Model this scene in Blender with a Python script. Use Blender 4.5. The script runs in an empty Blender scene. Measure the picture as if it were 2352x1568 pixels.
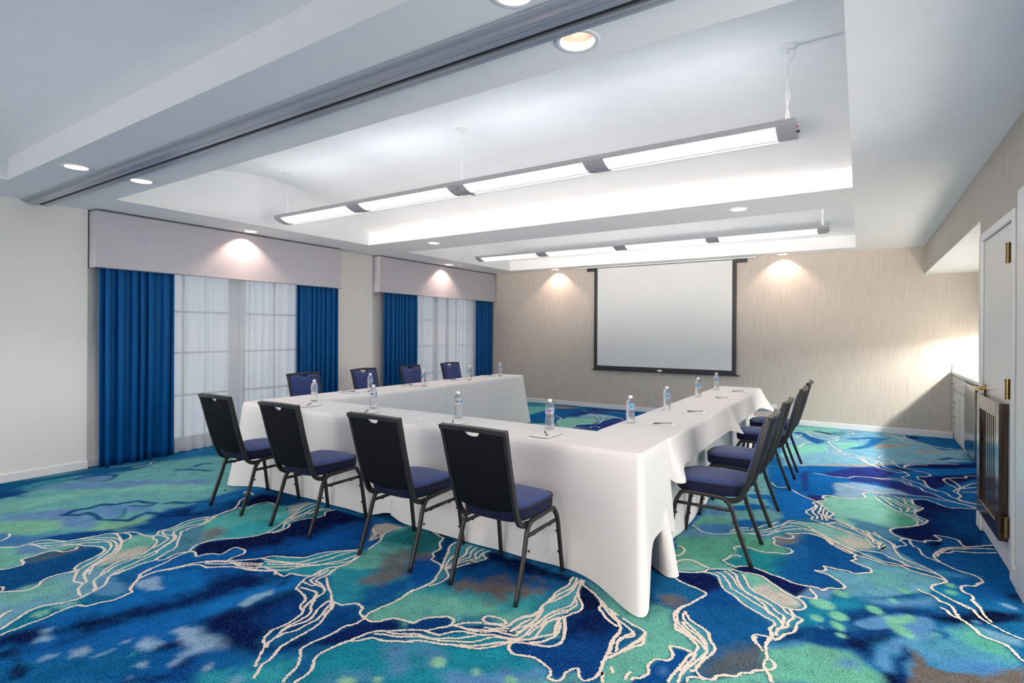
# brightness settings
LENS, TUBE, UNDER, SPOT, WORLD, REAR, EXPO = 1.3, 9, 75, 20, .56, 58, 1.27
REARFILL, UPL, UPEL, UPSP, UPC, SIDEFILL = 11, 16, 13, 24, (1, .90, .80), 42  # strengths and aim of added fill lights: rear wall, ceiling, right side
CARPET_K, LINE_W = .76, .0072

import bpy, bmesh, math, random
import numpy as np
from mathutils import Vector, Matrix
random.seed(7); rng = np.random.default_rng(7)
sc = bpy.context.scene; COL = sc.collection
PI = math.pi

# ------------------------------------------------------------------ materials
def srgb(r, g, b, k=1.0):
    f = lambda c: (c/12.92 if c <= .04045 else ((c+.055)/1.055)**2.4)
    return (f(r/255)*k, f(g/255)*k, f(b/255)*k, 1)

class NT:
    def __init__(s, name):
        s.m = bpy.data.materials.new(name); s.m.use_nodes = True
        s.t = s.m.node_tree; s.t.nodes.clear()
        s.out = s.t.nodes.new('ShaderNodeOutputMaterial')
    def n(s, typ, **kw):
        nd = s.t.nodes.new(typ)
        for k, v in kw.items():
            if k.startswith('_'): setattr(nd, k[1:], v)
            else:
                key = int(k[1:]) if k[0] == 'i' and k[1:].isdigit() else k.replace('__', ' ')
                if hasattr(v, 'is_linked') or isinstance(v, bpy.types.NodeSocket): s.t.links.new(v, nd.inputs[key])
                else: nd.inputs[key].default_value = v
        return nd
    def link(s, a, b): s.t.links.new(a, b)
    def coords(s, scale=(1, 1, 1), kind='Object'):
        tc = s.n('ShaderNodeTexCoord')
        mp = s.n('ShaderNodeMapping', Scale=scale); s.link(tc.outputs[kind], mp.inputs['Vector'])
        return mp.outputs[0]
    def noise(s, scale=5, detail=2, vec=None, rough=.5):
        nd = s.n('ShaderNodeTexNoise', Scale=scale, Detail=detail, Roughness=rough)
        if vec is not None: s.link(vec, nd.inputs['Vector'])
        return nd.outputs[0]
    def ramp(s, fac, stops):
        r = s.n('ShaderNodeValToRGB'); s.link(fac, r.inputs[0])
        e = r.color_ramp.elements
        while len(e) < len(stops): e.new(.5)
        for el, (p, c) in zip(e, stops): el.position = p; el.color = c
        return r.outputs[0]
    def math(s, op, a, b=0.0, clamp=False):
        nd = s.n('ShaderNodeMath', _operation=op, i0=a, i1=b, _use_clamp=clamp); return nd.outputs[0]
    def mix(s, fac, a, b, blend='MIX'):
        nd = s.n('ShaderNodeMix', _data_type='RGBA', _blend_type=blend)
        for k, v in ((0, fac), (6, a), (7, b)):
            if isinstance(v, bpy.types.NodeSocket): s.link(v, nd.inputs[k])
            else: nd.inputs[k].default_value = v
        return nd.outputs[2]
    def bump(s, h, strength=.2, dist=.002):
        nd = s.n('ShaderNodeBump', Strength=strength, Distance=dist); s.link(h, nd.inputs['Height']); return nd.outputs[0]
    def pbsdf(s, color, rough=.6, metal=0, normal=None, spec=.5, **kw):
        p = s.n('ShaderNodeBsdfPrincipled')
        for k, v in (('Base Color', color), ('Roughness', rough), ('Metallic', metal), ('Specular IOR Level', spec)):
            if isinstance(v, bpy.types.NodeSocket): s.link(v, p.inputs[k])
            else: p.inputs[k].default_value = v
        for k, v in kw.items(): p.inputs[k.replace('__', ' ')].default_value = v
        if normal is not None: s.link(normal, p.inputs['Normal'])
        return p.outputs[0]
    def done(s, sh): s.link(sh, s.out.inputs[0]); return s.m

def plain(name, col, rough=.6, metal=0, spec=.5, nscale=40, namt=.06, bump=0.0, **kw):
    t = NT(name); v = t.coords()
    nz = t.noise(nscale, 3, v)
    lo = tuple(c*(1-namt) for c in col[:3])+(1,); hi = tuple(min(1, c*(1+namt)) for c in col[:3])+(1,)
    c = t.ramp(nz, [(.3, lo), (.7, hi)])
    nm = t.bump(nz, bump, .002) if bump else None
    return t.done(t.pbsdf(c, rough, metal, nm, spec, **kw))

def emit(name, col, strength, base=None):
    t = NT(name); v = t.coords()
    wv = t.n('ShaderNodeTexWave', Scale=60, Distortion=0); t.link(v, wv.inputs[0])
    k = t.math('MULTIPLY_ADD', wv.outputs[1], .06); t.t.nodes[-1].inputs[2].default_value = .97
    e = t.n('ShaderNodeEmission', Color=col); s_ = t.math('MULTIPLY', k, strength); t.link(s_, e.inputs[1])
    return t.done(e.outputs[0])

M = {}
M['ceiling'] = plain('ceiling_paint', (.87, .865, .86, 1), .85, nscale=6, namt=.012)
M['wall'] = plain('wall_paint', (.83, .805, .77, 1), .8, nscale=60, namt=.015)
def wallpaper():
    t = NT('striped_wallpaper'); v = t.coords((160, 160, 2.2)); n1 = t.noise(1, 2, v)
    v2 = t.coords((420, 420, 5)); n2 = t.noise(1, 1, v2)
    c = t.ramp(n1, [(.32, (.52, .465, .41, 1)), (.52, (.60, .545, .485, 1)), (.72, (.66, .61, .555, 1))])
    c2 = t.ramp(n2, [(.35, (.86, .85, .84, 1)), (.65, (1.0, 1.0, 1.0, 1))])
    c3 = t.mix(1.0, c, c2, 'MULTIPLY')
    return t.done(t.pbsdf(c3, .75, 0, t.bump(n1, .15, .001), .3))
M['paper'] = wallpaper()
M['white'] = plain('white_gloss_paint', (.78, .78, .775, 1), .28, nscale=30, namt=.01)
M['trimwhite'] = plain('white_trim_paint', (.80, .795, .79, 1), .35, nscale=30, namt=.01)
M['alu'] = plain('aluminium_track', (.52, .54, .58, 1), .35, .6, nscale=200, namt=.05)
M['black'] = plain('black_metal', (.016, .016, .018, 1), .4, nscale=60, namt=.2)
M['slot'] = plain('dark_slot', (.02, .022, .028, 1), .7)
M['brass'] = plain('brass', (.55, .40, .15, 1), .25, 1.0, nscale=80, namt=.12)
M['oldbrass'] = plain('aged_brass', (.27, .20, .085, 1), .36, 1.0, nscale=60, namt=.35)
M['steel'] = plain('brushed_steel', (.50, .50, .50, 1), .16, 1.0, nscale=12, namt=.04)
M['chrome'] = plain('chrome', (.75, .75, .75, 1), .12, 1.0)
M['cabinet'] = plain('cabinet_paint', (.60, .585, .565, 1), .45, nscale=20, namt=.02)
M['counter'] = plain('white_counter', (.80, .795, .77, 1), .3, nscale=90, namt=.03)
M['screen'] = plain('screen_fabric', (.74, .745, .735, 1), .75, nscale=3, namt=.01)
M['screenblack'] = plain('screen_border', (.028, .028, .032, 1), .55)
M['lamphousing'] = plain('lamp_housing', (.30, .30, .325, 1), .4, .15)
M['plastic'] = plain('white_plastic', (.82, .82, .82, 1), .35, namt=.01)
M['paper_white'] = plain('note_paper', (.80, .80, .80, 1), .7, namt=.01)
M['board'] = plain('grey_board', (.20, .20, .21, 1), .7)
M['pencap'] = plain('pen_grey', (.14, .14, .15, 1), .4)
M['red'] = plain('red_plastic', (.6, .03, .02, 1), .4)
M['chairmetal'] = plain('chair_frame_metal', (.024, .024, .025, 1), .32, .35, nscale=120, namt=.15)
M['rubber'] = plain('black_rubber', (.012, .012, .013, 1), .7)

def wood():
    t = NT('dark_wood'); v = t.coords((60, 60, 4)); n = t.noise(1, 4, v)
    c = t.ramp(n, [(.3, (.018, .009, .005, 1)), (.6, (.055, .028, .016, 1)), (.8, (.085, .045, .026, 1))])
    return t.done(t.pbsdf(c, .14, 0, None, .6))
M['wood'] = wood()

def fabric(name, c0, c1, sc_=260, rough=.75, bump=.4, sheen=.2):
    t = NT(name); v = t.coords()
    w1 = t.n('ShaderNodeTexWave', Scale=sc_/6.28*1.0, _bands_direction='DIAGONAL', Distortion=.6); t.link(v, w1.inputs[0])
    vv = t.coords((1, -1, 1))
    w2 = t.n('ShaderNodeTexWave', Scale=sc_/6.28*1.0, _bands_direction='DIAGONAL', Distortion=.6); t.link(vv, w2.inputs[0])
    h = t.math('MULTIPLY', w1.outputs[1], w2.outputs[1])
    c = t.ramp(h, [(.15, c0), (.75, c1)])
    p = t.pbsdf(c, rough, 0, t.bump(h, bump, .001), .15, Sheen__Weight=sheen)
    return t.done(p)
M['seat'] = fabric('blue_seat_weave', (.010, .026, .115, 1), (.050, .105, .36, 1), 430)
M['seatside'] = fabric('seat_weave_shaded', (.004, .006, .022, 1), (.022, .030, .085, 1), 430, .8, .4, .05)  # seat fabric darkened for the side faces, shade put into the colour
M['backblue'] = fabric('blue_back_weave', (.018, .032, .125, 1), (.055, .082, .28, 1), 430)
M['backdark'] = fabric('navy_back_cover', (.0015, .002, .004, 1), (.0085, .011, .020, 1), 430, .85, .4, .0)
M['piping'] = plain('navy_piping', (.006, .008, .022, 1), .6)

def linen(name, col, scale=500, bump=.25, rough=.85):
    t = NT(name); a = t.noise(1, 2, t.coords((40, 40, 700))); b = t.noise(1, 2, t.coords((700, 700, 40)))
    h = t.math('ADD', a, b)
    lo = tuple(c*.9 for c in col[:3])+(1,); hi = tuple(min(1, c*1.08) for c in col[:3])+(1,)
    c = t.ramp(h, [(.75, lo), (1.25, hi)])
    big = t.noise(2.2, 3, t.coords())
    return t.done(t.pbsdf(c, rough, 0, t.bump(h, bump, .001), .2))
M['valance'] = linen('grey_valance_fabric', (.54, .52, .56, 1))
M['valance_edge'] = plain('valance_piping', (.24, .23, .26, 1), .8)

def cloth():
    t = NT('white_tablecloth'); n = t.noise(4, 3, t.coords()); f = t.noise(1, 2, t.coords((600, 600, 600)))
    c = t.ramp(f, [(.3, (.70, .695, .69, 1)), (.7, (.76, .755, .75, 1))])
    return t.done(t.pbsdf(c, .8, 0, t.bump(n, .25, .02), .2, Sheen__Weight=.1))
M['cloth'] = cloth()

def satin():
    t = NT('blue_satin_curtain'); f = t.noise(1, 2, t.coords((500, 500, 20)))
    c = t.ramp(f, [(.3, (.001, .060, .215, 1)), (.7, (.003, .088, .285, 1))])
    return t.done(t.pbsdf(c, .36, 0, t.bump(t.noise(9, 3, t.coords()), .15, .01), .32, Specular__Tint=(.25, .55, 1, 1)))
M['satin'] = satin()

def sheer():
    t = NT('white_sheer'); f = t.noise(1, 2, t.coords((900, 900, 60)))
    d = t.n('ShaderNodeBsdfDiffuse', Color=(.80, .80, .82, 1)); tl = t.n('ShaderNodeBsdfTranslucent', Color=(.80, .80, .82, 1)); tr = t.n('ShaderNodeBsdfTransparent')
    a = t.n('ShaderNodeMixShader', i0=.35); t.link(d.outputs[0], a.inputs[1]); t.link(tl.outputs[0], a.inputs[2])
    fac = t.math('MULTIPLY_ADD', f, .25); t.t.nodes[-1].inputs[2].default_value = .12
    b = t.n('ShaderNodeMixShader'); t.link(fac, b.inputs[0]); t.link(a.outputs[0], b.inputs[1]); t.link(tr.outputs[0], b.inputs[2])
    return t.done(b.outputs[0])
M['sheer'] = sheer()

def clear(name, tint=(1, 1, 1, 1), ior=1.33, glass=.6, milk=0.0):
    t = NT(name)
    g = t.n('ShaderNodeBsdfGlass', Color=tint, Roughness=.02, IOR=ior); tr = t.n('ShaderNodeBsdfTransparent', Color=tint)
    m = t.n('ShaderNodeMixShader', i0=glass); t.link(tr.outputs[0], m.inputs[1]); t.link(g.outputs[0], m.inputs[2])
    d = t.n('ShaderNodeBsdfDiffuse', Color=(.9, .9, .9, 1)); m2 = t.n('ShaderNodeMixShader', i0=milk); t.link(m.outputs[0], m2.inputs[1]); t.link(d.outputs[0], m2.inputs[2])
    return t.done(m2.outputs[0])
M['bottle'] = clear('clear_bottle', milk=.10)
M['penclear'] = clear('clear_pen', (.85, .86, .88, 1), 1.2, .3, .15)
M['glass'] = clear('window_glass', (.9, .93, .95, 1), 1.45, .25)

def bottle_label():
    t = NT('bottle_label'); at = t.n('ShaderNodeAttribute', _attribute_name='label_col')
    d = t.n('ShaderNodeBsdfDiffuse'); t.link(at.outputs[0], d.inputs[0]); tr = t.n('ShaderNodeBsdfTransparent')
    m = t.n('ShaderNodeMixShader'); t.link(at.outputs['Alpha'], m.inputs[0]); t.link(tr.outputs[0], m.inputs[1]); t.link(d.outputs[0], m.inputs[2])
    return t.done(m.outputs[0])
M['label'] = bottle_label()
M['lens'] = emit('lamp_lens', (.93, .98, 1, 1), LENS)
M['tube'] = emit('lamp_tube', (.94, .97, 1, 1), TUBE)
M['warm'] = emit('warm_lamp', (1, .80, .68, 1), 2.2)
M['cool'] = emit('cool_lamp', (1, 1, 1, 1), 3)
M['under'] = emit('under_cabinet_lamp', (1, .97, .90, 1), UNDER)
M['reflector'] = plain('downlight_reflector', (.86, .70, .63, 1), .28, .6, nscale=30, namt=.2)

def carpet():
    t = NT('patterned_carpet')
    at = t.n('ShaderNodeAttribute', _attribute_name='carpet_col'); sp = t.n('ShaderNodeAttribute', _attribute_name='carpet_grey')
    v = t.coords()
    n1 = t.noise(150, 3, v, .75); n2 = t.noise(75, 3, v, .65); n3 = t.noise(95, 3, t.coords((1, 1, 1)), .7); n4 = t.noise(21, 3, v, .6)
    k = t.ramp(n1, [(.34, (.50, .52, .56, 1)), (.5, (1, 1, 1, 1)), (.66, (1.50, 1.46, 1.42, 1))])
    c = t.mix(1.0, at.outputs[0], k, 'MULTIPLY')
    dk = t.ramp(t.math('ADD', t.math('MULTIPLY', n3, .8), t.math('MULTIPLY', n4, .2)), [(.40, (.75, .75, .75, 1)), (.47, (0, 0, 0, 1))])
    c = t.mix(dk, c, t.mix(1.0, c, (.30, .42, .55, 1), 'MULTIPLY'))
    lt = t.ramp(t.math('ADD', t.math('MULTIPLY', n3, .8), t.math('MULTIPLY', n4, .2)), [(.55, (0, 0, 0, 1)), (.64, (.32, .32, .32, 1))])
    c = t.mix(lt, c, t.mix(.55, c, (.16, .38, .46, 1)))
    thr = t.math('SUBTRACT', .86, t.math('MULTIPLY', sp.outputs['Fac'], .55))
    g = t.math('MULTIPLY', t.math('SUBTRACT', t.math('MULTIPLY_ADD', n2, .7), thr), 9, True)
    nd = [x for x in t.t.nodes if x.type == 'MATH' and x.operation == 'MULTIPLY_ADD'][-1]
    add = t.math('MULTIPLY', n1, .35); t.link(add, nd.inputs[2])
    c = t.mix(g, c, (.155, .135, .125, 1))
    return t.done(t.pbsdf(c, 1.0, 0, t.bump(n1, .5, .006), .0))
M['carpet'] = carpet()
def yarn():
    t = NT('cream_carpet_line'); n1 = t.noise(280, 2, t.coords(), .7)
    c = t.ramp(n1, [(.30, (.42, .36, .31, 1)), (.5, (.80, .71, .62, 1)), (.70, (.95, .88, .80, 1))])
    return t.done(t.pbsdf(c, .95, 0, t.bump(n1, .5, .006), .08))
M['yarn'] = yarn()

# ------------------------------------------------------------------ helpers
def obj(name, bm, mat, parent=None, smooth=False, recalc=True):
    me = bpy.data.meshes.new(name)
    if recalc: bmesh.ops.recalc_face_normals(bm, faces=bm.faces)
    bm.to_mesh(me); bm.free()
    for m in (mat if isinstance(mat, (list, tuple)) else [mat]): me.materials.append(m)
    if smooth:
        for p in me.polygons: p.use_smooth = True
    o = bpy.data.objects.new(name, me); COL.objects.link(o)
    if parent is not None: o.parent = parent
    return o
def thing(name, label, cat, loc=(0, 0, 0), rz=0, group=None):
    o = bpy.data.objects.new(name, None); COL.objects.link(o); o.empty_display_size = .1
    o.location = loc; o.rotation_euler = (0, 0, rz); tag(o, label, cat, group); return o
def tag(o, label, cat, group=None):
    o['label'] = label; o['category'] = cat
    if group: o['group'] = group
    return o
def struct(name, bm, mat, parent=None, smooth=False, recalc=True):
    o = obj(name, bm, mat, parent, smooth, recalc)
    if parent is None: o['kind'] = 'structure'
    return o
def dup(root, loc, rz, label, group=None):
    r = root.copy(); COL.objects.link(r); r.location = loc; r.rotation_euler = (0, 0, rz); r['label'] = label
    if group: r['group'] = group
    for ch in list(root.children):
        c = ch.copy(); COL.objects.link(c); c.parent = r
        for g in list(ch.children):
            d = g.copy(); COL.objects.link(d); d.parent = c
    return r
def box(bm, x0, x1, y0, y1, z0, z1, bev=0):
    vs = [bm.verts.new((x, y, z)) for x in (x0, x1) for y in (y0, y1) for z in (z0, z1)]
    fs = [bm.faces.new([vs[i] for i in q]) for q in ((0, 1, 3, 2), (4, 6, 7, 5), (0, 4, 5, 1), (2, 3, 7, 6), (0, 2, 6, 4), (1, 5, 7, 3))]
    if bev:
        es = list({e for f in fs for e in f.edges})
        bmesh.ops.bevel(bm, geom=es, offset=bev, segments=2, profile=.5, affect='EDGES')
def bx(*a, **k):
    bm = bmesh.new(); box(bm, *a, **k); return bm
def quad(bm, a, b, c, d): return bm.faces.new([bm.verts.new(p) for p in (a, b, c, d)])
def lathe(bm, prof, n=24, c=(0, 0, 0), cap=True):
    rings = []
    for r, z in prof:
        if r < 1e-6: rings.append([bm.verts.new((c[0], c[1], c[2]+z))])
        else: rings.append([bm.verts.new((c[0]+r*math.cos(2*PI*k/n), c[1]+r*math.sin(2*PI*k/n), c[2]+z)) for k in range(n)])
    for a, b in zip(rings, rings[1:]):
        for k in range(n):
            k2 = (k+1) % n
            if len(a) == 1 and len(b) == 1: continue
            if len(a) == 1: bm.faces.new((a[0], b[k], b[k2]))
            elif len(b) == 1: bm.faces.new((a[k], a[k2], b[0]))
            else: bm.faces.new((a[k], a[k2], b[k2], b[k]))
def smooth_path(pts, sub=4):
    P = [Vector(p) for p in pts]; out = []
    for i in range(len(P)-1):
        p0 = P[max(i-1, 0)]; p1 = P[i]; p2 = P[i+1]; p3 = P[min(i+2, len(P)-1)]
        for k in range(sub):
            t = k/sub
            out.append(.5*((2*p1)+(p2-p0)*t+(2*p0-5*p1+4*p2-p3)*t*t+(3*p1-p0-3*p2+p3)*t**3))
    out.append(P[-1]); return out
def sweep(bm, path, prof, side=None, closed=False, cap=True):
    # prof: list of (a, b); a along `side` (or derived), b along the other normal
    n = len(path); rings = []
    for i, p in enumerate(path):
        t = (path[(i+1) % n if closed else min(i+1, n-1)]-path[(i-1) % n if closed else max(i-1, 0)]).normalized()
        s = Vector(side) if side is not None else Vector((0, 0, 1))
        u = s-t*s.dot(t)
        if u.length < 1e-5: u = Vector((1, 0, 0))-t*t.x
        u.normalize(); v = t.cross(u)
        rings.append([bm.verts.new(p+u*a+v*b) for a, b in prof])
    m = len(prof)
    for i in range(n if closed else n-1):
        a, b = rings[i], rings[(i+1) % n]
        for k in range(m): bm.faces.new((a[k], a[(k+1) % m], b[(k+1) % m], b[k]))
    if cap and not closed: bm.faces.new(list(reversed(rings[0]))); bm.faces.new(rings[-1])
def rrect(w, h, r=.004, n=2):
    out = []
    for cx, cy, a0 in ((w/2-r, h/2-r, 0), (-w/2+r, h/2-r, PI/2), (-w/2+r, -h/2+r, PI), (w/2-r, -h/2+r, 1.5*PI)):
        for k in range(n+1):
            a = a0+PI/2*k/n; out.append((cx+r*math.cos(a), cy+r*math.sin(a)))
    return out
def circ(r, n=10): return [(r*math.cos(2*PI*k/n), r*math.sin(2*PI*k/n)) for k in range(n)]
def tube(bm, pts, r, n=8): sweep(bm, [Vector(p) for p in pts], circ(r, n), (.3, .2, .93))

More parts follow.
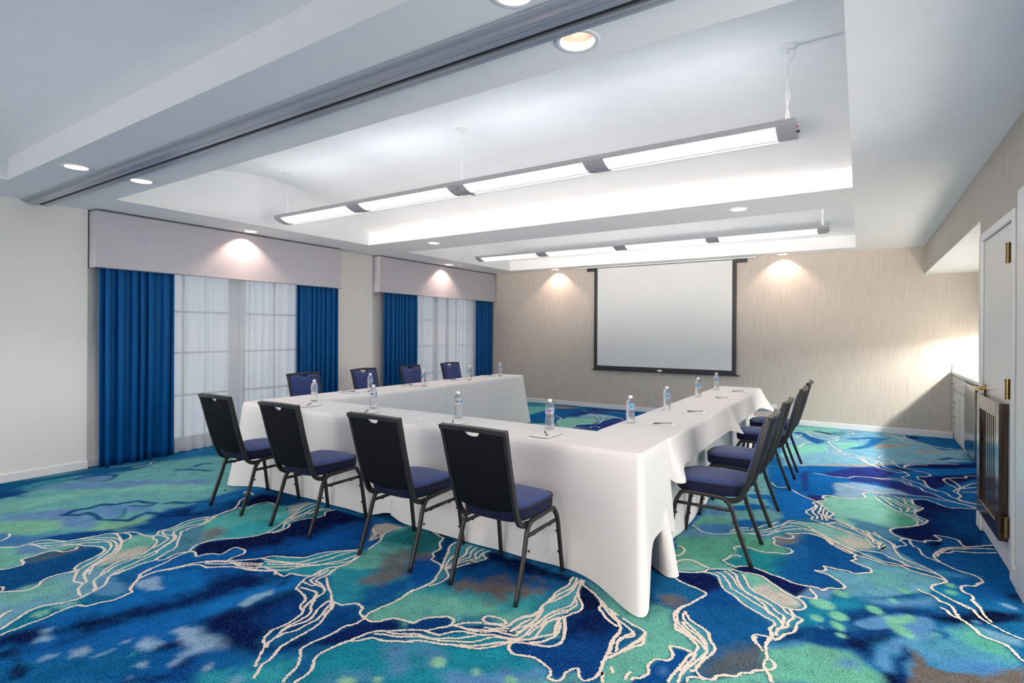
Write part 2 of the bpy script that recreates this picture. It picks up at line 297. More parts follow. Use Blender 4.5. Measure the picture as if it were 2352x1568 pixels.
# carpet drawing in millimetres on the floor: outlines, then colour areas
CARPET_LINES='''-4812,1171 -4757,1202 -4722,1238 -4728,1285 -4737,1335 -4727,1370 -4696,1400 -4631,1424 -4575,1456 -4554,1499 -4542,1545 -4525,1592 -4513,1624 -4503,1663 -4475,1696 -4443,1711 -4425,1743 -4398,1772 -4363,1791 -4304,1795 -4245,1798 -4194,1816 -4188,1836
-4703,1293 -4678,1328 -4642,1364 -4593,1412 -4571,1454 -4540,1519 -4483,1577 -4420,1632 -4373,1658 -4325,1666 -4264,1659 -4182,1630 -4110,1589 -4075,1560
-4703,1293 -4659,1313 -4591,1322 -4534,1333 -4504,1362 -4493,1396 -4481,1431 -4455,1466 -4433,1509 -4393,1545 -4362,1575 -4341,1598 -4289,1605 -4219,1587 -4161,1555 -4116,1516 -4068,1464 -4020,1401 -3988,1353 -3956,1316 -3894,1287
-4610,1336 -4551,1376 -4529,1427 -4502,1482 -4475,1538 -4423,1582 -4373,1615 -4319,1632 -4254,1628 -4175,1598 -4106,1557 -4064,1516 -4022,1462 -3993,1419 -3949,1372 -3899,1332 -3859,1310
-4511,1411 -4455,1466 -4378,1490 -4320,1520 -4277,1539 -4218,1543 -4158,1522 -4128,1491 -4101,1443 -4079,1393 -4060,1359 -4029,1327 -4003,1314 -3965,1310
-4475,1696 -4400,1695 -4310,1676 -4245,1662 -4261,1689 -4275,1719 -4316,1741 -4366,1748 -4422,1742
-4245,1662 -4190,1625 -4115,1585 -4052,1541 -4021,1496 -3991,1451 -3963,1408 -3911,1367 -3833,1327
-4395,1461 -4356,1434 -4354,1400 -4375,1369 -4431,1358 -4456,1324 -4454,1282 -4439,1251 -4441,1217 -4439,1186 -4416,1177 -4371,1176 -4335,1154 -4334,1116 -4342,1082 -4365,1063
-4948,1204 -4964,1231 -5003,1264 -5038,1280 -5082,1281
-4259,2253 -4286,2198 -4302,2140 -4288,2069 -4249,1994 -4244,1944 -4249,1898 -4222,1874 -4186,1847 -4162,1814 -4121,1802 -4066,1800 -4009,1764 -3968,1727 -3917,1665 -3892,1614 -3898,1561 -3899,1512 -3876,1465 -3850,1423 -3791,1374 -3776,1364
-4218,2232 -4244,2144 -4232,2061 -4218,2004 -4199,1953 -4232,1920 -4196,1892 -4129,1885 -4098,1906 -4039,1896 -3985,1854 -3937,1792 -3896,1730 -3872,1677 -3858,1620 -3867,1573 -3861,1522 -3846,1478 -3827,1438 -3779,1397
-4189,2216 -4158,2133 -4175,2077 -4185,2026 -4167,1974 -4133,1934 -4063,1919 -3996,1885 -3957,1835 -3918,1778 -3881,1723 -3844,1696 -3821,1645 -3813,1601 -3786,1540 -3774,1488 -3754,1442 -3724,1399
-4159,2201 -4122,2101 -4125,2034 -4108,2013 -4103,1974 -4037,1937 -3962,1889 -3873,1835 -3824,1796 -3801,1742 -3764,1682 -3734,1638 -3742,1601 -3745,1553 -3729,1503 -3723,1463 -3702,1414
-4188,1836 -4157,1857 -4080,1869 -4040,1856 -3997,1808 -3966,1756 -3949,1721
-3756,1648 -3706,1656 -3695,1688 -3723,1743 -3712,1792 -3694,1822 -3682,1838 -3640,1840 -3576,1816 -3564,1857 -3546,1877
-3585,1491 -3614,1542 -3624,1595 -3640,1653 -3672,1719 -3690,1782 -3694,1822 -3748,1882 -3772,1930 -3759,1989
-3550,1515 -3548,1586 -3520,1649 -3499,1716 -3480,1759 -3461,1787 -3430,1816
-3541,1583 -3498,1663 -3470,1727 -3431,1761 -3382,1763 -3340,1768
-6427,2594 -6448,2703 -6462,2778 -6533,2826 -6538,2872
-3965,1310 -3978,1279 -3984,1247 -3981,1229
-3970,1321 -3909,1289 -3814,1249 -3767,1253 -3729,1262 -3694,1237 -3670,1221 -3616,1207 -3560,1197
-3917,1356 -3855,1311 -3800,1298 -3742,1283 -3729,1262
-3815,1424 -3781,1388 -3756,1348 -3724,1315 -3672,1297 -3613,1284 -3582,1261
-3739,1474 -3719,1429 -3707,1388 -3667,1360 -3615,1328 -3584,1291 -3569,1257 -3556,1223 -3534,1184 -3545,1148 -3555,1113 -3576,1082 -3598,1052 -3601,1016 -3592,985 -3568,954 -3544,924 -3519,891 -3499,866 -3487,850
-3421,834 -3431,869 -3431,901 -3439,930 -3439,964 -3439,998 -3447,1029 -3460,1062 -3466,1100 -3464,1134 -3452,1153 -3412,1166 -3401,1198 -3390,1234 -3367,1266 -3367,1307 -3380,1346 -3386,1372 -3435,1383 -3475,1414 -3536,1467 -3588,1502 -3603,1542 -3605,1562
-3530,1464 -3548,1514 -3557,1565 -3532,1604 -3500,1639
-3627,884 -3655,901 -3671,922 -3677,945
-3947,1300 -3970,1277 -3985,1239 -3991,1207 -3985,1176 -3961,1145 -3918,1121 -3893,1086 -3892,1056 -3922,1029 -3956,1001 -3990,972
-4066,991 -4043,1000 -3996,981
-4256,2218 -4241,2265 -4251,2333 -4272,2394 -4273,2446 -4346,2533 -4441,2611 -4480,2674 -4503,2704
-4206,2193 -4212,2236 -4237,2304 -4257,2379 -4258,2430 -4286,2491 -4262,2507 -4223,2506 -4213,2553 -4242,2602 -4237,2662 -4220,2716 -4167,2723 -4084,2708
-4501,2752 -4513,2776 -4608,2792 -4615,2755 -4660,2790 -4646,2815
-4158,2167 -4173,2215 -4213,2284
-3772,1967 -3751,2029 -3704,2083 -3640,2142 -3601,2197 -3580,2251 -3578,2304 -3594,2356 -3637,2435 -3672,2503 -3716,2579 -3763,2659 -3817,2738 -3864,2814 -3881,2886 -3866,2910
-3538,2320 -3527,2369 -3534,2417 -3550,2460 -3594,2498 -3649,2495 -3636,2562 -3608,2604 -3594,2649 -3545,2693 -3542,2732 -3539,2771 -3594,2822 -3597,2859 -3582,2908
-3570,2299 -3548,2354 -3561,2420 -3632,2483 -3667,2553 -3654,2621 -3657,2679 -3670,2746 -3677,2793 -3630,2903
-3649,2495 -3679,2592 -3692,2681 -3693,2730 -3690,2889
-3702,2577 -3698,2652 -3717,2740 -3743,2801 -3759,2898
-3696,2557 -3745,2670 -3798,2791 -3813,2862 -3828,2907
-3569,1862 -3529,1897 -3481,1912 -3487,1950 -3508,1997 -3507,2033 -3456,2040 -3406,2038 -3366,2005 -3363,1974 -3363,1932 -3352,1891
-3459,1804 -3406,1843 -3350,1885 -3287,1935 -3243,1979 -3201,2032 -3179,2079 -3128,2108 -3072,2134 -3019,2161 -2986,2183 -2972,2225 -2959,2284 -2923,2339 -2868,2388 -2816,2440 -2788,2476
-3433,1791 -3383,1847 -3307,1889 -3240,1919 -3174,1955 -3129,1992
-3419,1784 -3328,1844 -3279,1885 -3201,1913 -3145,1943 -3117,1984
-3279,1885 -3191,1890 -3115,1925 -3109,1967
-3362,1754 -3307,1805 -3239,1850 -3167,1876 -3091,1904 -3035,1926 -2977,1965 -2951,1960 -2919,1933
-3189,2024 -3124,2043 -3059,2062 -2997,2088 -2951,2118 -2931,2162 -2919,2219 -2900,2273 -2887,2332 -2856,2378 -2800,2441
-3144,2013 -3071,2039 -2990,2077 -2915,2118 -2880,2157 -2856,2205 -2833,2268 -2829,2320 -2815,2380 -2771,2461
-3099,1996 -3018,2034 -2955,2084 -2876,2121 -2822,2165 -2788,2218 -2750,2291 -2741,2354 -2736,2415
-3088,1943 -3049,1976 -2990,2015 -2937,2058 -2893,2102 -2835,2156 -2772,2206 -2733,2255 -2698,2317 -2712,2365 -2721,2417
-3086,1907 -3086,1959 -3026,1961 -2945,1985 -2912,2022 -2897,2062 -2865,2113 -2807,2167
-2708,2072 -2731,2128 -2730,2172 -2700,2215 -2685,2271 -2690,2331 -2716,2412
-2656,2107 -2672,2159 -2690,2207 -2679,2252
-2850,2609 -2847,2689 -2859,2751 -2872,2816 -2866,2873 -2847,2918
-2743,2497 -2757,2541 -2781,2627 -2800,2662 -2859,2751
-2874,2632 -2900,2714 -2968,2751 -3019,2803
-3146,1874 -3075,1899 -3015,1931 -2974,1963
-2956,1957 -2891,1949 -2854,1953 -2857,1979 -2848,1999 -2804,2007 -2759,2023 -2728,2043 -2712,2068
-2985,1973 -2939,1946
-2745,2132 -2732,2083 -2723,2040 -2724,2004 -2702,1952 -2671,1907 -2648,1891 -2596,1882 -2537,1861 -2507,1840 -2486,1803 -2458,1777 -2415,1762 -2396,1732 -2385,1689 -2378,1649 -2379,1619 -2386,1586 -2383,1555 -2365,1521 -2333,1490 -2302,1476 -2267,1441 -2231,1401 -2205,1372 -2187,1358
-2710,2156 -2695,2093 -2691,2040 -2679,2001 -2616,1989 -2559,1988 -2524,1979 -2490,1946 -2485,1908 -2476,1872 -2467,1832 -2443,1787 -2415,1762
-2687,2171 -2659,2103 -2660,2047 -2653,2018 -2590,2006 -2533,1986
-2655,1918 -2607,1924 -2561,1930 -2523,1925 -2493,1891 -2475,1855 -2447,1795
-2489,1905 -2460,1866 -2435,1825 -2383,1783 -2362,1755 -2359,1726 -2356,1693 -2356,1658 -2357,1629 -2347,1598 -2330,1563 -2314,1529 -2304,1496 -2279,1466
-2396,1902 -2384,1859 -2369,1814 -2340,1770 -2322,1730 -2323,1695 -2335,1663 -2346,1626 -2340,1584
-2361,1897 -2342,1854 -2317,1806 -2289,1752 -2290,1712 -2292,1672 -2289,1636 -2304,1602 -2316,1577 -2313,1538
-2632,2079 -2574,2037 -2504,1993 -2443,1959 -2384,1916 -2353,1902 -2315,1860 -2301,1816 -2270,1775 -2247,1731 -2238,1688 -2237,1652 -2235,1616 -2234,1577 -2232,1539 -2228,1508 -2207,1472 -2188,1437 -2178,1405 -2174,1378 -2146,1344 -2120,1309
-2400,1905 -2341,1887 -2305,1835 -2291,1792
-2712,1972 -2672,1965 -2619,1968 -2607,1989
-2372,1912 -2345,1913 -2302,1913 -2278,1940 -2254,1967 -2222,1966 -2182,1949 -2164,1918 -2136,1899 -2101,1891
-2104,2251 -2101,2197 -2091,2139 -2095,2083 -2107,2031 -2115,1976 -2119,1937 -2104,1894 -2097,1859 -2100,1822 -2121,1785 -2121,1747 -2121,1700 -2129,1651 -2139,1609 -2139,1571 -2129,1540 -2094,1515 -2061,1482 -2035,1446 -2020,1406 -1994,1359
-2098,1888 -2053,1888 -2016,1907 -2002,1942 -1974,1970 -1925,1982 -1862,1994
-1957,1383 -1954,1418 -1959,1457 -1982,1496 -2017,1527 -2033,1563 -2031,1604 -2023,1647 -2015,1686 -2002,1721 -1993,1762 -1982,1801 -1964,1836 -1918,1867 -1870,1908 -1818,1947
-1993,1714 -1964,1742 -1950,1773 -1929,1791 -1899,1797 -1864,1803 -1822,1831 -1784,1850 -1749,1873
-1954,1815 -1916,1836 -1872,1851 -1832,1869 -1778,1904
-1912,1861 -1868,1876 -1830,1897 -1791,1918
-2651,3003 -2588,2971 -2506,2944 -2453,2920 -2419,2846 -2357,2778 -2348,2723 -2344,2683 -2302,2652 -2293,2617 -2248,2599 -2203,2589 -2163,2562 -2131,2509 -2108,2453 -2079,2397 -2080,2336 -2089,2272 -2098,2210
-2335,2921 -2331,2868 -2310,2809 -2266,2751 -2229,2676 -2187,2608 -2146,2543
-2204,2930 -2203,2880 -2160,2805 -2150,2745 -2144,2683 -2139,2624 -2121,2560 -2078,2516 -2043,2482 -2035,2432 -2036,2385 -2061,2330
-2163,2925 -2148,2847 -2107,2773 -2123,2729 -2123,2666 -2118,2607 -2112,2566
-2105,2927 -2114,2869 -2095,2814 -2065,2784 -2088,2721 -2106,2662 -2101,2603
-2075,2895 -2066,2833 -2051,2794 -2056,2726
-2054,2927 -2071,2880 -2051,2843 -2004,2816 -2018,2767 -2045,2710 -2071,2654 -2083,2607
-2204,2758 -2198,2696 -2174,2632 -2142,2576 -2110,2538
-1424,2892 -1416,2842 -1400,2787 -1413,2714 -1418,2660 -1410,2593 -1407,2538 -1407,2481 -1392,2426 -1397,2381 -1426,2341 -1450,2295 -1454,2243 -1459,2211
-1401,2894 -1379,2826 -1372,2754 -1389,2679 -1398,2613 -1403,2551 -1405,2505
-1365,2890 -1366,2822 -1354,2740 -1359,2663 -1373,2606 -1391,2559 -1406,2527
-1350,2872 -1339,2801 -1319,2738 -1301,2666 -1287,2606 -1294,2556 -1320,2506 -1338,2452 -1346,2384 -1351,2321 -1367,2262 -1390,2200
-1319,2738 -1284,2677 -1245,2633 -1221,2582 -1225,2542 -1249,2489 -1271,2433 -1301,2394 -1318,2333 -1330,2267 -1330,2209
-1296,2657 -1263,2610 -1266,2553 -1276,2503 -1310,2449 -1324,2399 -1325,2328
-1260,2451 -1226,2394 -1184,2305
-1271,2433 -1263,2379 -1247,2332 -1220,2281
-1399,2476 -1375,2416 -1368,2349 -1377,2294 -1397,2252 -1416,2201
-1351,2886 -1331,2832 -1283,2800 -1236,2768 -1187,2729 -1154,2682 -1145,2633 -1111,2601 -1075,2563 -1036,2538 -997,2525
-1169,2718 -1121,2670 -1080,2643 -1035,2620
-1144,2677 -1099,2630 -1052,2588 -1013,2564
-1886,1988 -1858,1996 -1855,2038 -1833,2073 -1794,2103 -1759,2132 -1720,2127 -1701,2110 -1698,2072
-1596,2214 -1596,2245 -1563,2261 -1521,2264 -1482,2254 -1478,2232 -1521,2209 -1567,2198 -1596,2214
-1836,1936 -1798,1957 -1760,1979 -1735,2015 -1709,2051 -1691,2077 -1666,2108 -1644,2137 -1604,2165 -1577,2181
-1765,1971 -1721,1973 -1685,1983 -1666,2013 -1640,2049 -1602,2069 -1557,2081 -1515,2095 -1468,2125 -1419,2136 -1381,2147 -1351,2163
-1704,2078 -1653,2092 -1600,2094 -1554,2106 -1514,2123 -1482,2153 -1441,2162 -1397,2172 -1366,2179
-1612,2096 -1567,2116 -1519,2138 -1480,2164 -1432,2186
-1546,2153 -1507,2165 -1463,2194 -1434,2213
-1565,2179 -1520,2200 -1473,2216 -1459,2211
-1811,1909 -1773,1929 -1719,1933 -1677,1948 -1637,1978 -1595,2006 -1560,2043 -1531,2075
-1797,1895 -1739,1924 -1679,1938 -1630,1957 -1587,1982 -1542,2006 -1503,2036 -1481,2077 -1454,2112 -1404,2128 -1363,2142
-1769,1865 -1737,1891 -1688,1910 -1633,1929 -1582,1950 -1532,1966 -1484,1984 -1440,2014 -1411,2050 -1386,2087 -1363,2119 -1329,2142 -1288,2156 -1248,2169 -1209,2183 -1181,2209 -1169,2248 -1182,2301 -1205,2359 -1245,2431 -1268,2466
-1556,1971 -1502,1994 -1455,2034 -1425,2070 -1389,2107 -1361,2139 -1323,2172 -1291,2202 -1267,2244 -1244,2273 -1232,2304 -1247,2350 -1267,2406
-1351,2163 -1342,2204 -1345,2258 -1343,2316 -1342,2376 -1341,2429 -1304,2495 -1271,2533
-1345,2153 -1307,2187 -1292,2228 -1301,2287 -1307,2350 -1297,2406 -1275,2441
-1294,2165 -1256,2190 -1232,2232 -1218,2277 -1225,2337 -1255,2403
-1377,2172 -1372,2221 -1372,2278 -1371,2337 -1379,2404 -1398,2455
-1449,2227 -1450,2295 -1438,2344 -1409,2383 -1404,2429
-1419,2190 -1412,2251 -1404,2305 -1387,2347
-1363,2119 -1350,2077 -1321,2055 -1290,2051 -1257,2065 -1222,2076 -1187,2072 -1152,2057 -1117,2043 -1097,2013 -1095,1986 -1060,1985 -1043,2006 -1046,2046 -1041,2078 -1024,2111 -1006,2101 -996,2072 -962,2052 -940,2074 -927,2117 -932,2165 -945,2224 -955,2288 -966,2356 -974,2420 -971,2458
-940,2242 -930,2280 -914,2315
-915,2125 -918,2152 -892,2083
-1097,2655 -1047,2604 -1000,2545 -975,2494 -976,2429 -976,2385 -973,2357
-1083,2622 -1019,2582 -958,2543 -915,2515 -908,2483 -938,2445 -948,2403 -946,2376
-1007,2610 -955,2584 -907,2567 -875,2551 -862,2514 -873,2471 -888,2417
-862,2514 -842,2444
-910,3208 -873,3178 -818,3161 -765,3145 -714,3116 -719,3076 -738,3017 -761,2944 -785,2894 -800,2830 -794,2771 -765,2709 -760,2674 -732,2654 -687,2629 -654,2597 -641,2576
-767,2929 -788,2870 -788,2806 -763,2731 -730,2693 -686,2657 -644,2621 -613,2595
-757,2858 -757,2806 -735,2759 -694,2718 -650,2680 -616,2640 -596,2606
-761,2856 -721,2788 -678,2757 -638,2735 -611,2706 -593,2664 -575,2620
-934,3298 -882,3323 -835,3349 -793,3391 -774,3441 -729,3478 -682,3502 -640,3523
-971,3402 -963,3462 -931,3508 -889,3519 -845,3493 -801,3468 -776,3454
-1004,3525 -978,3576 -977,3646 -1006,3698 -1039,3712
-648,3570 -666,3581 -701,3597 -729,3633 -710,3671 -701,3735 -667,3757 -643,3748
-693,3843 -710,3876 -700,3910 -665,3939 -620,3936 -561,3913 -509,3922 -469,3948 -422,3954 -384,3988 -373,4038 -392,4070 -429,4072 -481,4093 -499,4147 -490,4171 -513,4215 -484,4264 -427,4262 -397,4302 -402,4349 -451,4378
-646,3556 -626,3592 -589,3616 -549,3620 -496,3603 -439,3576 -379,3559 -325,3527 -270,3524 -194,3536
-639,3516 -593,3517 -535,3527 -484,3517 -439,3465 -397,3427 -355,3378 -312,3346 -285,3334
-285,3334 -270,3367 -236,3372 -203,3382 -197,3422 -216,3458 -237,3507
-792,3385 -747,3393 -706,3370 -680,3305 -649,3235 -612,3196 -569,3164 -534,3117 -497,3085 -454,3058 -407,3026 -372,3008 -351,2972 -368,2913 -351,2869 -354,2804 -363,2759
-729,3427 -689,3410 -659,3360 -630,3312 -611,3260 -567,3226 -524,3193 -477,3154 -434,3126 -396,3097 -358,3059 -328,3017 -315,2967 -342,2930
-691,3467 -654,3434 -620,3386 -593,3323 -562,3279 -515,3248 -472,3204 -436,3170 -413,3129 -393,3077 -353,3052
-670,3495 -622,3454 -600,3386 -562,3305 -523,3242 -479,3223 -431,3196 -387,3158 -356,3113 -323,3081 -319,3004 -321,2953
-586,3478 -554,3402 -521,3319 -483,3281 -434,3253 -385,3215 -347,3184 -312,3131 -280,3100 -298,3037 -300,2977 -334,2926 -331,2864
-304,3179 -278,3122 -240,3096 -259,3034 -263,2954 -297,2904 -314,2856 -336,2815
-343,3186 -297,3184 -257,3205 -237,3245 -252,3303 -285,3334
-358,2832 -388,2830 -418,2820 -426,2792 -408,2751 -398,2736
-983,2525 -969,2468 -973,2421 -964,2366 -946,2302 -944,2287
-915,2513 -936,2463 -950,2418 -944,2370 -923,2318
-866,2527 -865,2474 -885,2409 -903,2355 -910,2318 -926,2283 -931,2256
-850,2466 -850,2432 -881,2386 -899,2333
-902,2206 -880,2162
-822,2151 -824,2192 -818,2218
-797,2161 -791,2186 -769,2200 -752,2240 -758,2271 -770,2293 -766,2341 -744,2372 -714,2379 -699,2409 -708,2451 -728,2479 -727,2504 -700,2509 -668,2510 -640,2508
-769,2705 -751,2659 -711,2638 -672,2619 -634,2582 -619,2551 -630,2502 -643,2461 -646,2413 -652,2364 -659,2322 -664,2276 -663,2234
-740,2744 -721,2707 -685,2684 -644,2655 -610,2616 -589,2578 -580,2535 -591,2487 -605,2432 -621,2377 -633,2325 -631,2277 -632,2254
-614,2721 -593,2662 -567,2618 -552,2586 -560,2532 -577,2474 -589,2413 -590,2375 -609,2362
-623,2506 -620,2461 -626,2411 -637,2366 -640,2335
-751,2688 -706,2651 -658,2628 -614,2596 -588,2554
-584,2379 -567,2354 -539,2344 -513,2355 -500,2395 -465,2418 -432,2432 -421,2465 -386,2491 -373,2518 -341,2539
-598,2276 -601,2303 -589,2326 -565,2334 -538,2338
-358,2835 -363,2761 -356,2707 -345,2650 -348,2593 -339,2554 -317,2518 -301,2471
-416,2806 -410,2765 -389,2727 -365,2693
-344,2642 -321,2634 -306,2598 -313,2565 -332,2552
-335,2832 -352,2848 -366,2931
-1057,4163 -1022,4131 -978,4080 -931,4058 -876,4069 -823,4107 -781,4149 -748,4189 -710,4205 -666,4209 -620,4231 -560,4254 -530,4325 -493,4385
-788,4188 -763,4276 -720,4323 -662,4344 -629,4393 -603,4466 -558,4515 -540,4575 -518,4609
-757,4183 -724,4257 -657,4311 -610,4333 -567,4389 -529,4478 -486,4544 -473,4619 -449,4684 -400,4698 -325,4709 -253,4738 -214,4754
-667,4216 -603,4285 -539,4363 -500,4451 -459,4525 -414,4574 -364,4570 -314,4549 -265,4536 -216,4491 -167,4407 -121,4358 -76,4326 -33,4295
-516,4370 -473,4425 -429,4472 -375,4526 -327,4531 -279,4527 -239,4484 -190,4425 -151,4354 -106,4306 -62,4260 -32,4244
-452,4368 -397,4396 -330,4449 -270,4464 -227,4433 -188,4393 -150,4323 -118,4268 -74,4223 -32,4208
-468,4613 -419,4636 -355,4650 -313,4604 -270,4542
-529,5625 -485,5543 -418,5454 -356,5393 -314,5347 -283,5295 -246,5203 -210,5115 -172,5064 -194,4976 -182,4923 -151,4903 -86,4849 -37,4806
-717,5781 -679,5684 -642,5636 -583,5675 -534,5621
-312,5323 -338,5282 -307,5232 -327,5125 -362,5013 -346,4937 -306,4880 -318,4822 -281,4797 -245,4781 -214,4745
-291,5242 -305,5118 -322,5040 -301,4967 -277,4900 -283,4835
-269,5234 -272,5095 -279,5025 -254,4957 -243,4842
-244,5159 -247,5025 -228,4933 -213,4842
-219,5087 -220,4980 -196,4893
-280,5495 -241,5445 -288,5389 -308,5339
-280,5495 -264,5584 -219,5601 -173,5580 -112,5595 -45,5627
-214,4745 -168,4814 -109,4795 -37,4733
-214,4745 -164,4703 -106,4669 -35,4594
-402,6417 -335,6410 -248,6382 -171,6383 -95,6401 -58,6486 18,6538 112,6557 206,6587 300,6650 358,6608 407,6545 429,6437 476,6380 506,6257 570,6190 612,6087 667,6023 735,5971 800,5908 835,5886
112,6540 204,6537 297,6583 354,6541 390,6441 426,6390
-267,7630 -166,7602 -68,7529 5,7467 48,7322 109,7178 174,7065 250,6984 332,6948 402,6959 429,6890 392,6797 359,6740 391,6662 446,6603 500,6546 532,6447 586,6367 647,6323 672,6258 693,6167 752,6104 855,6027
-168,7672 -54,7655 57,7591 149,7520 202,7385 217,7192 274,7094 350,7071 398,7011 430,6908
20,7521 92,7481 168,7382 138,7258 89,7246 62,7375 34,7442
-39,7618 34,7486 62,7290 123,7208 181,7089
215,7861 232,7802 189,7681 236,7601 298,7556 326,7406 354,7284 384,7226 440,7188 507,7139 579,7097 613,6997 563,6894 493,6847 503,6738 535,6695 543,6514 565,6382 604,6322
411,7245 417,7346 472,7484 576,7555 716,7650 820,7712 923,7769
420,7290 482,7430 571,7491 640,7525
-200,6106 -131,6060 -65,6016 17,5985 92,5979 159,5955 233,6004 328,6055 408,6028 495,6060 557,6050 604,6006 688,5987 838,5911
388,5886 444,5936 496,5946 543,5890 586,5824 640,5778 713,5827 767,5841 832,5868
-275,5505 -251,5599 -194,5611 -132,5588 -60,5611 -5,5673 44,5732 28,5854 63,5931 119,5942 163,5917 240,5916 320,5904 383,5895 389,5739 415,5686 446,5638 393,5512 373,5434 384,5378 427,5324 445,5266 415,5179 369,5100 296,5014 224,4939 190,4862 209,4787 246,4744 292,4733 342,4726 395,4721
117,5807 156,5656 205,5545 247,5459 298,5384 337,5326 375,5249 378,5173 354,5081
129,5867 181,5772 219,5649 242,5570 285,5530 290,5422
162,5863 214,5794 243,5714 271,5660 309,5591 348,5572 320,5442
210,5843 261,5776 294,5699 331,5629 379,5592 396,5559 351,5462
266,5880 330,5797 335,5703 373,5658 415,5617
318,5864 372,5800 387,5714
303,5387 354,5358 396,5283 413,5216
-50,4775 -3,4698 41,4625 76,4581 92,4496 127,4551 108,4445
-212,4751 -157,4845 -103,4833 -50,4793 6,4757 60,4723 113,4672 167,4609 207,4541 208,4475
-212,4751 -153,4724 -100,4687 -49,4650 -3,4612 41,4574 66,4494 90,4418
15,4728 59,4636 102,4566 144,4546
395,4721 384,4738 408,4778 482,4819 468,4892 455,4925 506,4934 555,4924 587,4889 594,4814 616,4767
241,4659 257,4718 297,4736 301,4666 311,4580
241,4659 265,4627 270,4576 231,4542 213,4499
1026,7240 910,7163 911,7079 810,7011 710,6894 715,6721 757,6598 770,6519 730,6407 754,6341 763,6240 731,6141 750,6054 816,6025 855,6027
752,6906 786,6800 803,6658 797,6566 761,6400 764,6294
977,6898 912,6823 851,6691 809,6574
951,6714 870,6630 811,6547
925,6524 874,6462 796,6424
-301,4456 -254,4445 -201,4398 -165,4324 -115,4282 -62,4244 -6,4193 49,4178 107,4150 163,4132 225,4157
-186,4449 -118,4375 -63,4298 -1,4267 54,4216 127,4180 198,4179 267,4177
-1,4303 50,4318 121,4330 168,4275 224,4228 267,4177 321,4166 369,4152 409,4120 429,4062
225,4157 263,4113 307,4096 354,4084 400,4071 427,4047
88,4758 140,4645 190,4560 200,4454 224,4328 264,4271 317,4242 363,4194 398,4142 423,4086 431,4042 391,3982 358,3933 353,3877 385,3834 416,3793 447,3754 480,3718 493,3704
44,4750 85,4589 115,4511 118,4400 151,4477 122,4384 152,4516
241,4673 270,4722 296,4719 305,4617 340,4547 355,4433 407,4383 449,4345 488,4292 532,4261 577,4246 601,4204 610,4154 583,4109 560,4060 513,4035 491,3995 496,3933 527,3903 528,3855 514,3834 530,3785 542,3736
774,4919 702,4853 605,4769 498,4680 438,4558 410,4470 419,4407 433,4367
769,4832 679,4791 600,4729 517,4674 458,4571
767,4759 690,4708 615,4667 532,4638 507,4586 456,4552 424,4461
279,3834 302,3804 344,3782 371,3727 407,3704 420,3656
363,3646 377,3633
-1,4197 -25,4163 -15,4119 -40,4078 -20,4050 28,4019 57,4006 65,3951 28,3912 -23,3866 -56,3886 -94,3883 -142,3882 -186,3884 -170,3841 -182,3802 -225,3789 -205,3772 -156,3760 -108,3707 -75,3660 -70,3623 -95,3587 -144,3568 -173,3516 -205,3534 -237,3533
359,3725 396,3715 416,3681 424,3620 431,3560 455,3524 477,3479 493,3422 523,3395 556,3381 582,3363 596,3321 604,3276 616,3244
363,3646 390,3620 397,3580 423,3555
434,3775 476,3744 505,3706 515,3647 530,3604 556,3571 582,3538 610,3509 659,3476
526,3836 540,3775 541,3708 547,3647 564,3596
-827,8947 -735,9036 -669,9055 -568,8691 -470,8611 -369,8643 -249,8689 -284,8524 -349,8411 -310,8172 -267,8014 -216,7868 -167,7701 -79,7678
-672,9095 -565,8965 -419,8831 -244,8875 -329,8670
-633,9164 -494,9053 -339,8924
-789,8771 -701,8753 -743,8497 -654,8306 -548,8241 -608,8100 -654,7812
-218,9491 -142,9501 -66,9307 -158,9165
298,9517 375,9414 430,9300 512,9033 616,8935 754,8866 875,8760 1005,8788 1120,8777
353,9635 423,9370 494,9419 542,9230 665,9103 718,8972 820,8816 998,8723
533,9600 548,9344 672,9074
-347,7721 -308,7661 -222,7748 -207,7874 -298,7871
-4486,8356 -4413,8284 -4234,8096 -4154,7819 -4087,7795
-4188,8204 -4174,8331 -4061,8331 -3972,8354 -3902,8441 -3898,8602 -3814,8661 -3643,8621 -3551,8607 -3535,8467 -3549,8202 -3499,7994 -3554,7888 -3663,7813 -3747,7688 -3742,7594 -3668,7485 -3563,7495 -3447,7544 -3468,7654 -3382,7682 -3328,7626
-3836,8488 -3641,8174 -3561,8088
-3804,8588 -3675,8370 -3601,8274
-3706,8616 -3601,8421 -3553,8164
-4065,8816 -3932,8700 -3802,8709
-4332,9161 -4171,9046 -4061,9168 -3917,9268 -3763,9286 -3575,9242 -3480,9138
-3568,8673 -3435,8688 -3288,8527
-3670,7329 -3686,7441 -3589,7446'''
